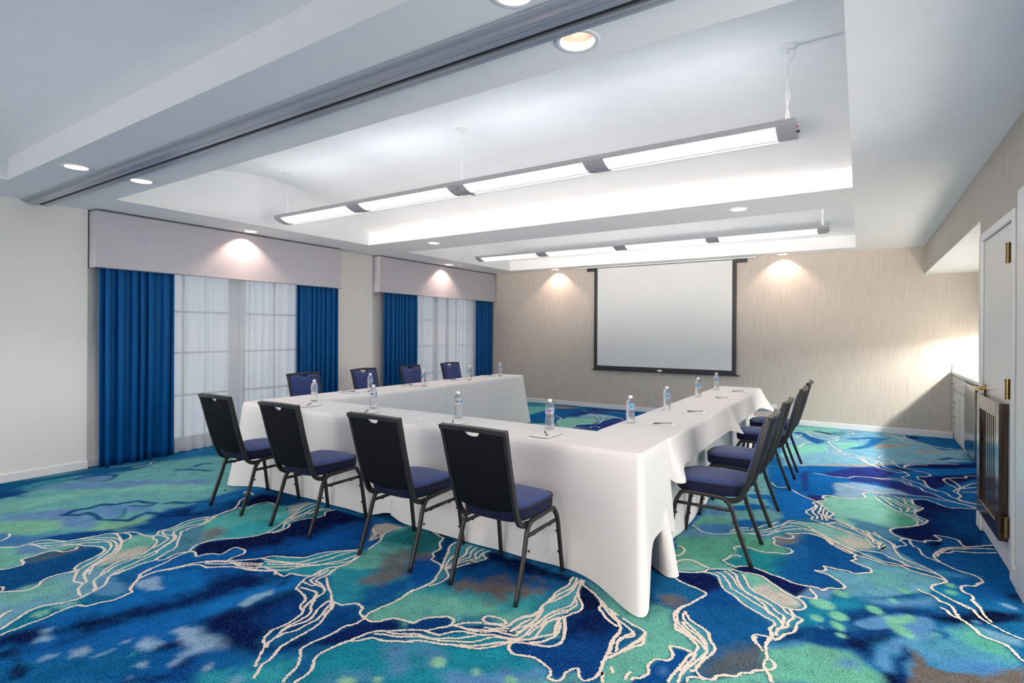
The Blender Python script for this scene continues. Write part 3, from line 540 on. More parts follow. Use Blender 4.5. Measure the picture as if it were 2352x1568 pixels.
CARPET_REGIONS='''112,186,188|.10|.10|-|-6993,1513 -6771,2339 -6311,3335 -5514,3877 -4781,2725 -4685,2478 -4618,2062 -4447,1808 -4591,1588 -5021,1222 -5087,1102
18,100,150|.08|.12|-|-6797,1471 -6857,1604 -6770,2043 -6777,2380 -6560,2664 -6542,2919 -6383,2761 -6380,2431 -6473,2164 -6485,1891 -6293,1709 -6182,1503 -6112,1323
60,150,170|.06|.15|-|-6543,1745 -6639,1935 -6553,2190 -6355,2089 -6374,1858 -6328,1719
112,156,204|.06|.15|-|-6315,1828 -6315,2041 -6105,2110 -5830,2368 -5330,2818 -5205,2752 -5631,2288 -6099,1906
130,198,182|.06|.15|-|-5994,1458 -5901,1973 -5455,2512 -5086,2689 -4945,2615 -5507,2237 -5684,1838 -5759,1401
112,156,204|.05|.12|-|-5648,1374 -5378,1681 -5102,1764 -4789,1712 -4918,1538 -5414,1317
134,200,170|.05|.1|-|-5414,1317 -5237,1528 -5127,1625 -4863,1531 -4945,1393 -5087,1238
112,156,204|.04|.1|-|-5163,1625 -5048,1775 -4676,1699 -4895,1531
134,200,170|.04|.1|-|-4851,1762 -4602,2024 -4488,1913 -4548,1763 -4693,1623
70,135,190|.05|.1|-|-5087,1238 -4788,1397 -4730,1557 -4551,1574 -4606,1441 -4717,1367 -4728,1285 -4816,1172
15,80,150|.03|.06|-|-4788,1397 -4730,1557 -4504,1707 -4551,1574 -4606,1441 -4696,1400
18,80,145|.05|.08|-|-6583,1482 -6274,1673 -6106,1682 -6110,1612 -6307,1420
110,155,200|.02|.03|-|-6336,2083 -6421,2219 -6335,2337 -6255,2391 -6114,2270 -6124,2152
105,155,205|.03|.04|-|-5177,1790 -5243,1904 -5149,1995 -5084,2066 -4962,2148 -4738,2083 -4943,1946 -4830,1872 -4869,1798 -5044,1803
15,82,150|.05|.06|-|-4511,1777 -4508,1922 -4647,2043 -4732,2179 -4659,2282 -4685,2478 -4218,2232 -4288,2069 -4225,1935 -4365,1832
14,50,110|.05|.06|-|-4647,2043 -4578,2242 -4588,2427 -4300,2275 -4528,2086
120,196,178|.02|.03|-|-4806,1170 -4718,1237 -4703,1293 -4534,1333 -4493,1396 -4455,1466 -4395,1461 -4384,1372 -4456,1324 -4441,1217 -4335,1154 -4365,1063 -4441,1002 -4893,1103
105,150,200|.04|.05|-|-4709,1235 -4679,1291 -4516,1328 -4472,1296 -4540,1217
12,85,145|.012|.015|.05|-4433,1000 -4365,1063 -4335,1154 -4371,1176 -4433,1182 -4439,1251 -4431,1358 -4375,1369 -4395,1461 -4320,1520 -4187,1537 -4079,1393 -4021,1324 -3965,1310 -3981,1229 -3969,1201 -3913,1131 -3847,1074 -3870,1016 -4024,908
85,110,130|.05|.05|.5|-4431,1183 -4422,1355 -4385,1468 -4303,1514 -4315,1350 -4320,1218
70,165,188|.012|.01|-|-4718,1283 -4686,1397 -4575,1456 -4522,1590 -4469,1694 -4310,1676 -4180,1631 -4070,1563 -3978,1414 -3837,1302 -3894,1287 -4021,1324 -4175,1528 -4287,1533 -4450,1470 -4495,1359 -4591,1322
125,200,180|.02|.02|-|-4245,1662 -4306,1737 -4304,1795 -4188,1836 -4066,1800 -3968,1727 -3892,1614 -3899,1512 -3902,1373 -4007,1457 -4098,1579
212,208,196|.05|.06|-|-3978,1414 -4033,1554 -4024,1663 -3961,1705 -3889,1633 -3907,1515 -3916,1424
120,180,200|.02|.03|-|-3833,1327 -3955,1406 -3864,1428 -3883,1555 -3872,1677 -3745,1553 -3702,1414
70,165,188|.012|.01|-|-4188,1836 -4249,1898 -4249,1994 -4302,2140 -4259,2253 -4150,2195 -4125,2034 -4037,1937 -3846,1817 -3734,1638 -3702,1414 -3776,1364 -3899,1512 -3917,1665 -4066,1800
85,150,175|.04|.05|.4|-3764,1682 -3819,1799 -4037,1937 -4116,2029 -4121,2180 -3764,1992 -3748,1882 -3694,1822 -3723,1743
20,108,182|.03|.03|-|-3659,1442 -3745,1553 -3741,1641 -3723,1743 -3694,1822 -3633,1836 -3463,1724 -3528,1529
19,28,82|.01|.01|-|-3692,1849 -3764,1926 -3759,1989 -3681,2037 -3475,1924 -3546,1877 -3578,1819
118,178,200|.015|.015|-|-4064,917 -3990,972 -3922,1029 -3893,1086 -3961,1145 -3991,1207 -3947,1300 -3985,1325 -3753,1479 -3707,1388 -3584,1291 -3534,1184 -3576,1082 -3592,985 -3544,924 -3487,850 -3451,779
125,195,185|.05|.06|-|-3963,1078 -3877,1214 -3708,1221 -3644,1141 -3739,1055 -3720,977 -3822,931 -3924,956
95,160,205|.05|.08|-|-3569,1257 -3687,1381 -3596,1386 -3430,1374 -3372,1309 -3484,1247
8,100,172|.06|.06|-|-3431,775 -3421,834 -3439,964 -3466,1100 -3412,1166 -3367,1307 -3388,1371 -3536,1467 -3507,1642 -3581,1896 -3317,2072 -2760,1725 -2794,1481 -2232,1184 -3031,659
20,130,160|.05|.06|-|-3436,807 -3539,923 -3596,1015 -3563,1086 -3528,1182 -3386,1335 -3367,1266 -3476,1126 -3444,1000 -3421,834
128,205,180|.012|.02|-|-3518,972 -3554,1010 -3535,1055 -3487,1034 -3475,995
118,190,195|.02|.03|-|-3546,1069 -3549,1112 -3525,1161 -3487,1153 -3481,1090
8,116,192|.08|.08|-|-3415,1145 -3369,1371 -3527,1528 -3352,1775 -3032,1606 -3171,1418 -3262,1246 -3320,1113 -3389,1026
13,28,78|.06|.05|-|-3382,764 -3411,832 -3365,917 -3341,970 -3298,961 -3271,933 -3214,901 -3281,831 -3278,800 -3308,747
12,24,66|.07|.05|-|-3273,977 -3254,1037 -3279,1099 -3182,1255 -3162,1312 -3099,1311 -3131,1196 -3126,1084 -3179,1031
12,45,105|.06|.12|-|-3099,926 -3071,1030 -3092,1144 -3057,1206 -3072,1065 -3053,990 -3117,849 -3184,837
12,40,95|.10|.15|-|-3174,1272 -3112,1481 -3095,1640 -3002,1876 -2897,1810 -2951,1564 -3012,1390 -3054,1268
12,110,188|.06|.06|-|-3215,785 -3068,929 -3046,1091 -3002,1262 -2903,1538 -2668,1414 -2775,1242 -2868,1062 -2938,860 -3056,746
10,104,158|.08|.1|-|-3180,776 -3067,866 -2903,974 -2849,1107 -2663,1156 -2587,1055 -2658,922 -2961,723
12,45,90|.03|.08|-|-3224,787 -3149,828 -3011,812 -2950,787 -3065,791 -3130,778
150,188,222|.025|.06|-|-2762,1315 -2713,1394 -2676,1409 -2631,1373 -2531,1403 -2457,1400 -2418,1358 -2468,1309 -2491,1261 -2485,1166 -2527,1156 -2596,1282
150,188,222|.025|.05|-|-2817,1162 -2827,1204 -2795,1220 -2712,1210 -2700,1168 -2729,1137
150,188,222|.02|.05|-|-2943,948 -2973,984 -2966,1022 -2935,1018 -2905,981 -2920,947
130,175,210|.02|.06|-|-3057,857 -3056,913 -3026,917 -3006,898 -3018,868
140,182,216|.02|.02|-|-3321,964 -3301,1006 -3264,975 -3275,958
140,182,216|.02|.03|-|-3214,901 -3254,958 -3176,965 -3177,942
150,188,222|.015|.03|-|-2867,1112 -2888,1133 -2871,1170 -2852,1144
150,188,222|.025|.07|-|-3474,1441 -3497,1506 -3365,1500 -3286,1488 -3282,1441 -3399,1432
140,185,215|.02|.06|-|-2625,1080 -2631,1107 -2558,1117 -2534,1104 -2586,1084
150,188,222|.015|.02|-|-2552,1011 -2566,1036 -2541,1036 -2539,1016
140,185,215|.012|.02|-|-2850,1005 -2856,1057 -2850,1090 -2838,1085 -2845,1036
45,165,170|.02|.05|-|-2739,1074 -2750,1131 -2724,1124 -2722,1085
12,75,150|.05|.05|-|-2556,978 -2547,1038 -2433,1124 -2475,1179 -2484,1258 -2464,1307 -2398,1371 -2313,1363 -2350,1247 -2356,1157 -2360,1107
11,35,90|.04|.03|-|-2551,1001 -2519,1060 -2442,1121 -2496,1226 -2491,1261 -2474,1253 -2449,1167 -2424,1120 -2506,1022
15,80,140|.03|.04|-|-4654,2411 -4727,2539 -4713,2771 -4447,2949 -3880,2929 -3941,2776 -4022,2749 -4178,2730 -4242,2602 -4286,2491 -4251,2333 -4258,2206
20,115,180|.05|.06|-|-4680,2365 -4703,2495 -4712,2838 -4555,2844 -4527,2583 -4487,2410 -4472,2261
15,28,70|.03|.03|-|-4238,2523 -4389,2676 -4454,2815 -4242,2864 -4068,2747 -4167,2723 -4242,2602
95,196,192|.015|.02|.1|-4134,2149 -4207,2288 -4262,2507 -4242,2602 -4184,2725 -4045,2707 -3961,2790 -3868,2825 -3707,2573 -3637,2435 -3578,2304 -3640,2142 -3751,2029 -3777,1964
60,185,195|.05|.06|-|-3852,2121 -3889,2358 -3775,2504 -3660,2465 -3594,2314 -3655,2151 -3752,2047
130,150,150|.05|.06|.6|-3987,2072 -3991,2177 -3815,2145 -3767,2037 -3801,1976
195,192,188|.04|.04|-|-3972,2756 -3940,2903 -3860,2914 -3864,2814 -3762,2634
35,140,160|.012|.01|-|-3707,2573 -3851,2795 -3860,2914 -3630,2903 -3539,2771 -3608,2604 -3555,2468 -3546,2325
18,28,80|.01|.01|-|-3777,1964 -3632,2137 -3570,2299 -3539,2457 -3594,2498 -3608,2604 -3539,2771 -3606,2840 -3582,2908 -3166,2898 -2952,2762 -2892,2640 -2788,2476 -2925,2341 -2986,2183 -3179,2079 -3287,1935 -3464,1801
5,95,178|.14|.12|-|-3310,1919 -3336,2085 -3274,2308 -3289,2538 -3189,2779 -3095,2842 -2919,2681 -2788,2476 -2932,2333 -2986,2183 -3179,2079 -3253,1973
14,108,184|.01|.01|-|-3574,1858 -3481,1912 -3507,2033 -3406,2038 -3363,1974 -3352,1891 -3464,1801
8,95,168|.03|.03|-|-3360,1748 -3239,1850 -3091,1904 -2977,1965 -2919,1933 -2996,1712 -3126,1626
45,165,185|.01|.01|-|-3088,1943 -3170,2036 -3128,2108 -2986,2183 -2923,2339 -2788,2476 -2716,2412 -2680,2267 -2640,2095 -2701,2054 -2951,1960
18,26,78|.008|.008|-|-3275,1888 -3234,1962 -3181,2013 -3117,1984 -3097,1937 -3183,1902
105,192,182|.03|.03|-|-2693,2060 -2700,2215 -2690,2331 -2716,2412 -2787,2632 -2837,2756 -2866,2873 -2800,3039 -2198,2388
35,135,138|.06|.06|-|-2790,2668 -2821,2828 -2749,2983 -2499,2713 -2706,2629
120,135,140|.06|.08|.5|-2597,2409 -2554,2731 -2211,2402 -2365,2299
210,202,190|.02|.02|-|-2981,2764 -3047,2851 -3009,2922 -2843,2932 -2862,2780 -2847,2689 -2850,2609
20,95,165|.01|.01|-|-2738,2500 -2850,2609 -2863,2755 -2800,2662 -2781,2627
14,30,84|.06|.05|-|-2768,1436 -2760,1578 -2699,1629 -2683,1730 -2674,1831 -2644,1888 -2520,1849 -2427,1754 -2375,1617 -2359,1517 -2267,1441 -2253,1402 -2361,1371 -2452,1377 -2567,1416 -2653,1377
8,66,136|.09|.08|-|-2599,1651 -2607,1839 -2512,1843 -2431,1762 -2392,1876 -2315,1860 -2295,1670 -2326,1593 -2375,1579 -2469,1555
14,32,90|.05|.04|-|-2256,1456 -2233,1530 -2225,1669 -2240,1784 -2093,1861 -2121,1785 -2132,1648 -2140,1557 -2183,1496
14,38,100|.02|.02|-|-2136,1602 -2118,1739 -2099,1890 -2016,1907 -1974,1970 -1862,1994 -1818,1947 -1964,1836 -2010,1702 -2073,1627
8,76,146|.05|.05|-|-2357,1899 -2239,1966 -2129,1899 -2126,1800 -2145,1658 -2153,1591 -2234,1691 -2294,1810
10,122,202|.05|.05|-|-2969,1540 -2878,1695 -2843,1832 -2791,2016 -2682,1926 -2734,1816 -2757,1624 -2802,1454
14,40,98|.08|.12|-|-3071,1593 -3176,1761 -2974,1951 -2833,1974 -2873,1852 -2918,1719 -2971,1551
145,192,222|.015|.03|-|-2760,1621 -2785,1721 -2764,1814 -2726,1778 -2732,1709 -2707,1629
40,155,178|.03|.03|.15|-2598,2061 -2697,2179 -2299,2458 -2104,2251 -2115,2025 -2111,1900 -2222,1966 -2302,1913 -2384,1916
10,88,158|.10|.10|-|-2104,1894 -2274,1954 -2317,2117 -2265,2309 -2226,2418 -2080,2260 -2095,2083 -2115,1976
115,125,130|.05|.08|.6|-2429,2132 -2422,2392 -2307,2468 -2254,2371 -2331,2197
115,198,180|.01|.01|-|-2104,1894 -2115,1976 -2095,2083 -2100,2247 -2060,2312 -1797,2018 -1862,1994 -1974,1970 -2016,1907
20,150,174|.015|.015|.08|-1955,1373 -1959,1457 -2017,1527 -2033,1563 -2015,1686 -1950,1773 -1864,1803 -1749,1873 -1689,1897 -1492,1677
90,155,205|.10|.12|-|-1798,1750 -1715,1837 -1610,1809 -1594,1708 -1702,1711
90,155,205|.08|.1|-|-1844,1515 -1786,1560 -1701,1581 -1732,1513 -1823,1453
12,108,176|.06|.06|-|-2463,1279 -2354,1367 -2234,1399 -2145,1538 -2055,1478 -1979,1357 -2259,1174
45,168,182|.07|.10|-|-2311,1201 -2241,1282 -2159,1373 -2122,1412 -2083,1498 -2020,1427 -1985,1353 -2259,1174
150,190,220|.015|.03|-|-2372,1240 -2372,1274 -2337,1248 -2347,1230
120,170,205|.03|.04|-|-2177,1227 -2197,1269 -2170,1280 -2146,1247
42,125,132|.04|.05|-|-2805,2933 -2651,3003 -2453,2920 -2357,2778 -2344,2683 -2392,2519
118,118,122|.04|.06|.5|-2499,2614 -2353,2693 -2253,2595 -2318,2520 -2392,2503
6,88,170|.05|.06|-|-2402,2512 -2373,2596 -2293,2617 -2165,2561 -2079,2397 -2102,2214
12,62,115|.03|.03|-|-2642,3003 -2365,2959 -2300,2798 -2172,2586 -2257,2609 -2344,2683 -2357,2778 -2453,2920
14,24,66|.03|.03|-|-2651,3003 -2370,2965 -2355,2917 -2453,2929
75,160,182|.01|.01|-|-2181,2596 -2307,2811 -2335,2921 -2269,2946 -2067,2935 -2004,2816 -2083,2607 -2043,2482 -2045,2373 -2064,2334 -2131,2509
13,24,66|.04|.04|-|-2092,2609 -2004,2816 -2067,2884 -2049,2930 -1830,2924 -1583,2887 -1419,2895 -1395,2790 -1494,2791 -1672,2742 -1876,2664 -2041,2554
10,84,150|.09|.1|.2|-1978,2404 -2072,2593 -1972,2781 -1713,2758 -1436,2802 -1418,2648 -1590,2609 -1783,2533
55,168,178|.10|.1|.12|-2099,2198 -2045,2373 -1897,2432 -1716,2526 -1568,2573 -1422,2657 -1407,2481 -1397,2381 -1460,2269 -1596,2245 -1588,2204 -1715,2120 -1759,2132 -1855,2038 -1887,1977
118,200,182|.09|.1|-|-2064,2161 -1848,2292 -1638,2329 -1468,2324 -1463,2257 -1593,2241 -1588,2204 -1715,2120 -1759,2132 -1855,2038 -1893,1983
120,112,112|.07|.14|.6|-1995,2473 -1772,2607 -1485,2730 -1475,2610 -1653,2433 -1817,2409 -1974,2406
12,66,132|.008|.008|-|-1884,1974 -1855,1993 -1852,2035 -1792,2102 -1756,2128 -1718,2123 -1699,2067 -1730,2009 -1831,1918
85,178,192|.012|.012|-|-1459,2211 -1426,2341 -1388,2429 -1418,2660 -1400,2787 -1424,2892 -1350,2872 -1319,2738 -1225,2591 -1264,2479 -1175,2287 -1383,2150
14,24,66|.01|.01|-|-1334,2843 -1236,2768 -1154,2682 -1145,2633 -1075,2563 -991,2519 -957,2431 -1174,2288 -1260,2471 -1221,2582 -1286,2675 -1320,2762
85,160,165|.02|.02|-|-1348,2880 -1343,2905 -1105,2795 -1014,2624 -1121,2670 -1187,2729
14,66,130|.02|.02|-|-1841,1929 -1760,1979 -1698,2072 -1672,2061 -1543,2194 -1546,2153 -1432,2210 -1351,2163 -1468,2125 -1602,2069 -1685,1983
30,150,172|.02|.02|-|-1815,1901 -1682,1980 -1600,2066 -1466,2122 -1361,2139 -1440,2014 -1532,1966 -1633,1929 -1776,1861
22,152,176|.02|.02|.05|-1774,1859 -1581,1949 -1439,2012 -1366,2101 -1332,2056 -1289,2048 -1186,2069 -1114,2037 -1097,2013 -1093,1983 -1060,1968 -1558,1634
95,152,206|.09|.12|-|-1738,1821 -1668,1876 -1611,1848 -1645,1763 -1659,1739
95,152,206|.09|.12|-|-1310,1865 -1191,2031 -1115,2030 -1092,1981 -1051,1967 -1338,1778 -1420,1752
118,200,190|.04|.04|-|-1185,1879 -1089,1976 -1043,1999 -1013,2089 -991,2061 -947,2036
12,72,142|.01|.01|-|-1343,2073 -1355,2107 -1328,2141 -1207,2180 -1171,2225 -1198,2336 -1268,2476 -1137,2638 -1002,2536 -977,2473 -966,2356 -932,2165 -940,2074 -962,2052 -1010,2099 -1041,2078 -1062,1987 -1110,2033 -1222,2076 -1290,2051
12,34,88|.08|.08|-|-1265,2489 -1137,2638 -1003,2531 -984,2432 -1111,2356 -1165,2294
112,200,180|.02|.03|-|-891,2072 -915,2154 -937,2245 -911,2309 -866,2354 -787,2140
112,196,180|.03|.03|.08|-1165,2793 -1087,2751 -1016,2709 -894,2845 -809,2846 -794,2771 -756,2676 -638,2565 -831,2437 -875,2551 -1007,2610 -1105,2650
85,160,150|.06|.06|-|-1165,2793 -1075,2759 -990,2759 -894,2845 -819,2817 -918,2689 -1013,2626
20,112,168|.02|.03|.35|-986,3137 -912,3206 -714,3116 -785,2894 -804,2828 -894,2845 -958,2955
115,115,120|.04|.07|.6|-905,2942 -815,3001 -781,2931 -812,2855 -878,2855
17,28,84|.01|.01|-|-936,3289 -835,3345 -752,3390 -685,3316 -649,3235 -647,3136 -714,3116 -904,3212
8,84,156|.04|.03|.05|-711,3112 -643,3232 -534,3117 -372,3008 -353,2967 -357,2828 -418,2820 -421,2786 -396,2724 -572,2608 -611,2706 -721,2788 -757,2858 -734,3019
70,110,140|.07|.08|.5|-501,2975 -447,3041 -371,2999 -369,2893 -423,2877
102,186,165|.02|.03|-|-1006,3491 -1095,3908 -952,4065 -768,4188 -510,4339 -397,4332 -500,4156 -370,4040 -468,3940 -665,3939 -685,3737 -729,3633 -640,3523 -775,3448 -889,3519 -973,3408
130,200,182|.02|.03|-|-970,3387 -931,3508 -851,3497 -789,3461 -793,3391 -930,3305
32,152,165|.03|.04|.18|-648,3570 -729,3633 -701,3735 -643,3748 -692,3870 -665,3939 -509,3922 -383,3980 -379,4344 -248,4493 -173,3549 -270,3524 -379,3559 -550,3627
14,98,168|.08|.09|.3|-427,3686 -409,3838 -369,3998 -414,4128 -490,4171 -389,4337 -220,4470 -173,3549 -307,3539
19,30,90|.008|.008|-|-648,3554 -589,3616 -496,3603 -379,3559 -270,3524 -233,3510 -197,3422 -236,3366 -285,3334 -355,3378 -484,3517 -593,3514
128,205,185|.01|.012|-|-624,3519 -535,3527 -484,3517 -407,3433 -285,3334 -237,3245 -297,3184 -360,3186 -483,3281 -554,3402
222,214,204|.03|.03|-|-509,3327 -477,3400 -437,3413 -403,3359 -334,3343 -273,3300 -260,3241 -319,3202 -386,3226 -459,3273
85,172,200|.012|.01|-|-792,3385 -670,3495 -586,3478 -521,3319 -385,3215 -304,3179 -240,3096 -263,2954 -335,2807 -357,2828 -351,2972 -497,3085 -649,3235 -706,3370
112,162,208|.02|.02|-|-285,3334 -237,3507 -131,3577 -124,3411 -202,3302 -237,3235
25,150,178|.04|.05|-|-235,3246 -183,3349 -122,3355 -113,3129 -167,3065 -259,3034 -240,3096
112,198,178|.02|.02|.05|-935,2245 -866,2527 -762,2680 -619,2551 -640,2508 -727,2504 -697,2402 -766,2341 -754,2246 -797,2161 -869,2087
6,84,160|.015|.015|-|-764,2289 -744,2372 -698,2417 -727,2488 -640,2508 -646,2413 -664,2276 -663,2222 -789,2139 -790,2183 -750,2234
80,140,200|.03|.04|-|-720,2297 -699,2340 -684,2306 -700,2281
80,175,196|.012|.01|-|-769,2705 -749,2778 -614,2721 -552,2586 -590,2375 -623,2248 -666,2220 -619,2551 -749,2651
16,98,160|.03|.03|.1|-611,2723 -727,2813 -764,2884 -474,3076 -354,2959 -358,2835 -417,2810 -365,2693 -341,2539 -386,2491 -432,2432 -500,2395 -538,2338 -581,2374 -550,2579
85,105,120|.07|.1|.6|-539,2637 -381,2724 -344,2537 -434,2441 -507,2394 -536,2347 -571,2387
12,75,140|.008|.008|-|-416,2806 -358,2835 -362,2753 -369,2715
112,196,172|.03|.03|-|-352,2734 -212,2878 -156,2872 -69,2864 -62,2617 -300,2461 -337,2541 -349,2679
115,200,182|.012|.012|-|-601,2303 -565,2331 -511,2349 -419,2458 -340,2532 -300,2461 -595,2266
12,60,118|.04|.05|-|-337,2822 -303,2889 -260,3011 -168,3091 -112,3099 -108,2982 -213,2895 -317,2809
85,150,206|.03|.03|-|-346,2739 -248,2872 -211,2874 -311,2761
22,148,176|.03|.03|-|-267,3045 -247,3237 -121,3331 -114,3147 -168,3082 -257,3013
128,195,200|.04|.05|-|-1092,3891 -1058,4318 -1100,4870 -913,5175 -906,5930 -823,6343 -647,5223 -510,4765 -586,4534 -794,4358 -784,4165 -986,4137 -1040,4137
105,155,205|.04|.06|-|-1054,4803 -890,4726 -886,4556 -1026,4421 -1080,4785
120,195,170|.03|.06|-|-1051,4362 -887,4534 -827,4393 -1033,4217
20,112,185|.02|.05|-|-857,5212 -693,5349 -647,5223 -783,5132
20,112,185|.02|.04|-|-916,4800 -763,4998 -593,5017 -730,4789 -885,4697
98,182,158|.03|.03|-|-1084,3863 -1054,3985 -964,4045 -821,4097 -686,4178 -512,4260 -511,4178 -485,4116 -372,4025 -421,3950 -526,3901 -660,3938 -707,3861 -655,3725 -983,3507
110,165,205|.03|.03|-|-1088,3877 -1053,4147 -915,4060 -776,4126 -816,4074 -1035,3912
90,160,210|.03|.03|-|-642,4216 -533,4314 -508,4263 -585,4161
14,110,190|.05|.06|.0|-851,6440 -573,6706 -25,7038 -19,5696 -264,5584 -308,5339 -362,5013 -310,4858 -479,4724 -530,4857 -608,4915 -667,5062 -665,5620 -756,5833
40,52,128|.06|.06|-|-528,6184 -453,6519 -24,6921 -21,6296 -264,6086 -338,5753 -235,5449 -319,5443 -421,5641 -458,5970
150,190,222|.03|.05|-|-195,6085 -21,6328 -18,5657 -129,5596 -161,5733
142,212,198|.01|.01|-|-307,5327 -288,5389 -264,5571 -173,5572 -18,5632 -15,4784 -151,4903 -172,5064
75,140,195|.03|.05|-|-1044,4153 -937,4300 -822,4339 -780,4202 -826,4119 -928,4069
20,112,185|.03|.04|-|-810,4444 -719,4544 -603,4582 -558,4515 -629,4393 -758,4307
75,165,195|.012|.01|-|-784,4165 -755,4290 -629,4393 -540,4575 -473,4619 -400,4698 -214,4754 -14,4748 -12,4207 -213,4442 -330,4449 -452,4368 -560,4254
140,212,195|.012|.01|-|-457,4659 -399,4694 -214,4748 -106,4669 -14,4592 -13,4308 -216,4491 -317,4601
30,108,172|.03|.03|.2|-502,4200 -445,4347 -376,4427 -270,4455 -188,4385 -74,4216 -12,4207 -12,4138 -413,3872 -372,4025 -485,4116
140,145,150|.04|.05|.6|-502,4200 -445,4347 -375,4419 -378,4235 -439,4115 -485,4116
150,190,222|.02|.03|-|-532,7573 175,8053 1102,8684 1085,8381 828,8114 521,7729 306,7583 162,7442 -52,7384 -264,7153 -494,7041
182,172,158|.015|.03|-|-624,6974 -269,7281 -38,7393 158,7272 293,7618 518,7683 823,8066 1078,8330 1055,8047 583,7642 295,7304 19,7018 -597,6681
10,104,180|.03|.03|-|-474,6764 19,7018 330,7348 728,7783 1148,8110 1177,8087 848,5817 452,5903 131,5950 -259,5528 -386,5522
44,54,132|.03|.03|-|-308,6535 -48,6934 188,7113 331,6930 206,6587 -70,6418 -268,6386
44,54,132|.03|.03|-|-138,6339 112,6524 353,6509 481,6297 623,6094 357,6074 139,6365 -43,6305
40,50,122|.02|.02|-|-389,5560 -289,5560 -238,5441 -317,5339 -378,5410
24,36,98|.02|.02|-|250,7155 391,7231 602,7077 602,6938 513,7125 350,7051
24,36,98|.02|.02|-|420,7290 576,7547 926,7792 1164,7994 1125,7727 691,7376
26,36,98|.02|.02|-|492,6830 616,6965 1077,7397 1044,7168 803,6749 712,6688 600,6405 543,6514
150,190,222|.03|.03|-|-200,6106 -68,6257 137,6241 307,6180 409,6042 158,5941 17,5714 -60,5611 -183,5618
142,212,196|.01|.01|-|-306,5346 -238,5441 -276,5517 -194,5611 -60,5611 -5,5673 44,5732 63,5931 118,5887 205,5545 375,5249 369,5100 224,4939 108,4862 -33,4957 -149,4880 -185,5061
85,150,185|.04|.05|.4|-73,5011 63,5002 202,4942 189,4844 246,4744 225,4664 104,4683 -8,4766
100,195,165|.04|.04|-|214,5243 314,5331 373,5228 365,5107 249,4993
75,170,185|.01|.01|-|122,5810 163,5890 320,5891 383,5895 389,5739 446,5638 373,5434 445,5266 369,5100 375,5249 205,5545
20,32,92|.01|.01|-|390,5874 485,5938 586,5824 712,5815 855,5866 702,4810 599,4756 555,4924 455,4925 482,4819 395,4721 292,4733 198,4850 224,4939 369,5100 445,5266 382,5418 446,5638 389,5739
10,76,138|.20|.1|-|517,5266 676,5680 880,5816 732,4829 593,4975
12,112,184|.008|.008|-|345,5959 495,6060 604,6006 839,5919 832,5868 640,5778 496,5946 393,5889
14,95,172|.02|.02|-|208,4481 242,4676 296,4728 395,4721 460,4804 504,4916 587,4889 607,4731 307,4517
145,210,200|.03|.03|-|-326,4684 -212,4751 -49,4650 58,4553 90,4387 -48,4281 -160,4408 -315,4526
222,220,208|.04|.04|-|-141,4503 -48,4582 41,4542 65,4380 -44,4284
85,172,200|.012|.01|-|-212,4751 -157,4845 6,4757 167,4609 211,4453 90,4387 58,4553 -49,4650
16,102,178|.02|.02|.1|-307,4410 -213,4389 -156,4285 -140,4220 -286,4123
108,178,206|.02|.02|-|-1,4193 50,4300 163,4123 225,4157 400,4071 426,4032 356,3919 364,3871 285,3806 153,3643 68,3575 -59,3504 -70,3623 -108,3707 -182,3802 -186,3884 -56,3886 70,3954 -20,4050
112,196,190|.08|.08|-|52,4050 302,4035 251,3916 160,3829 27,3824 51,3957
12,92,162|.012|.012|.08|-312,4448 -185,4409 -1,4193 -40,4078 70,3969 -23,3866 -186,3884 -169,3826 -225,3789 -75,3660 -95,3587 -246,3527
10,98,170|.02|.02|.05|196,4470 247,4676 398,4718 484,4834 616,4787 774,4919 767,4372 771,4076 728,3848 419,3644 355,3904 427,4047 363,4194 224,4328
14,34,88|.03|.03|-|398,4718 484,4834 479,4733 417,4599
60,150,198|.05|.06|-|361,4224 582,4249 433,4065
18,135,175|.04|.05|-|421,4029 513,4035 488,3966 527,3842 540,3724 427,3649 357,3879
118,184,208|.015|.012|-|168,4257 200,4454 363,4194 429,4062 369,4152 224,4228
120,172,210|.03|.03|-|118,4400 168,4546 200,4454 210,4336 156,4335
24,145,180|.05|.06|-|-234,3363 -184,3396 -59,3504 68,3575 278,3701 359,3731 419,3644 -224,3219
14,24,66|.03|.03|-|711,4050 775,4092 730,3849 681,3920
18,110,168|.06|.06|-|-234,3358 759,4014 656,3465 517,3515 332,3443 143,3413 -201,2900
24,148,178|.05|.05|-|-234,3358 26,3529 45,3425 -75,3312 -167,3103 -213,3063
105,165,210|.05|.06|-|26,3529 340,3737 311,3623 148,3515 67,3509
12,62,124|.06|.05|-|-75,3290 -35,3350 106,3477 268,3572 386,3617 468,3682 414,3539 333,3454 261,3480 104,3387 -14,3214 -53,3230
14,24,62|.03|.03|-|294,3507 381,3570 431,3555 496,3667 587,3750 719,3804 699,3695 562,3584 445,3497 341,3464
12,66,128|.05|.05|-|-211,3044 -33,3172 -7,3220 120,3283 157,3220 103,3109 59,3036 72,3010 62,2872 90,2799 22,2869 -30,2942 -155,2878 -202,2917
14,28,72|.05|.05|-|-35,3046 97,3161 111,3123 66,3058 9,2968 -34,2974
100,160,212|.02|.03|-|-14,3194 24,3286 84,3352 183,3445 240,3439 299,3486 331,3432 317,3344 345,3306 294,3217 184,3127 188,3193 155,3247 122,3254 31,3175
128,208,172|.02|.025|-|110,3348 222,3448 238,3406 158,3318 210,3264 239,3227 205,3191 157,3220 135,3303
128,208,172|.02|.02|-|288,3268 330,3348 341,3303 296,3241
95,156,208|.02|.025|-|121,3107 188,3193 206,3151 162,3026 119,2973 130,2840 95,2839 62,2872 80,3032
10,50,112|.03|.03|-|180,3107 219,3090 215,3020 176,2931 183,2831 205,2789 87,2712 84,2802 126,2830 122,2959 161,3018
14,24,62|.03|.02|-|87,2797 126,2823 148,2751 87,2712
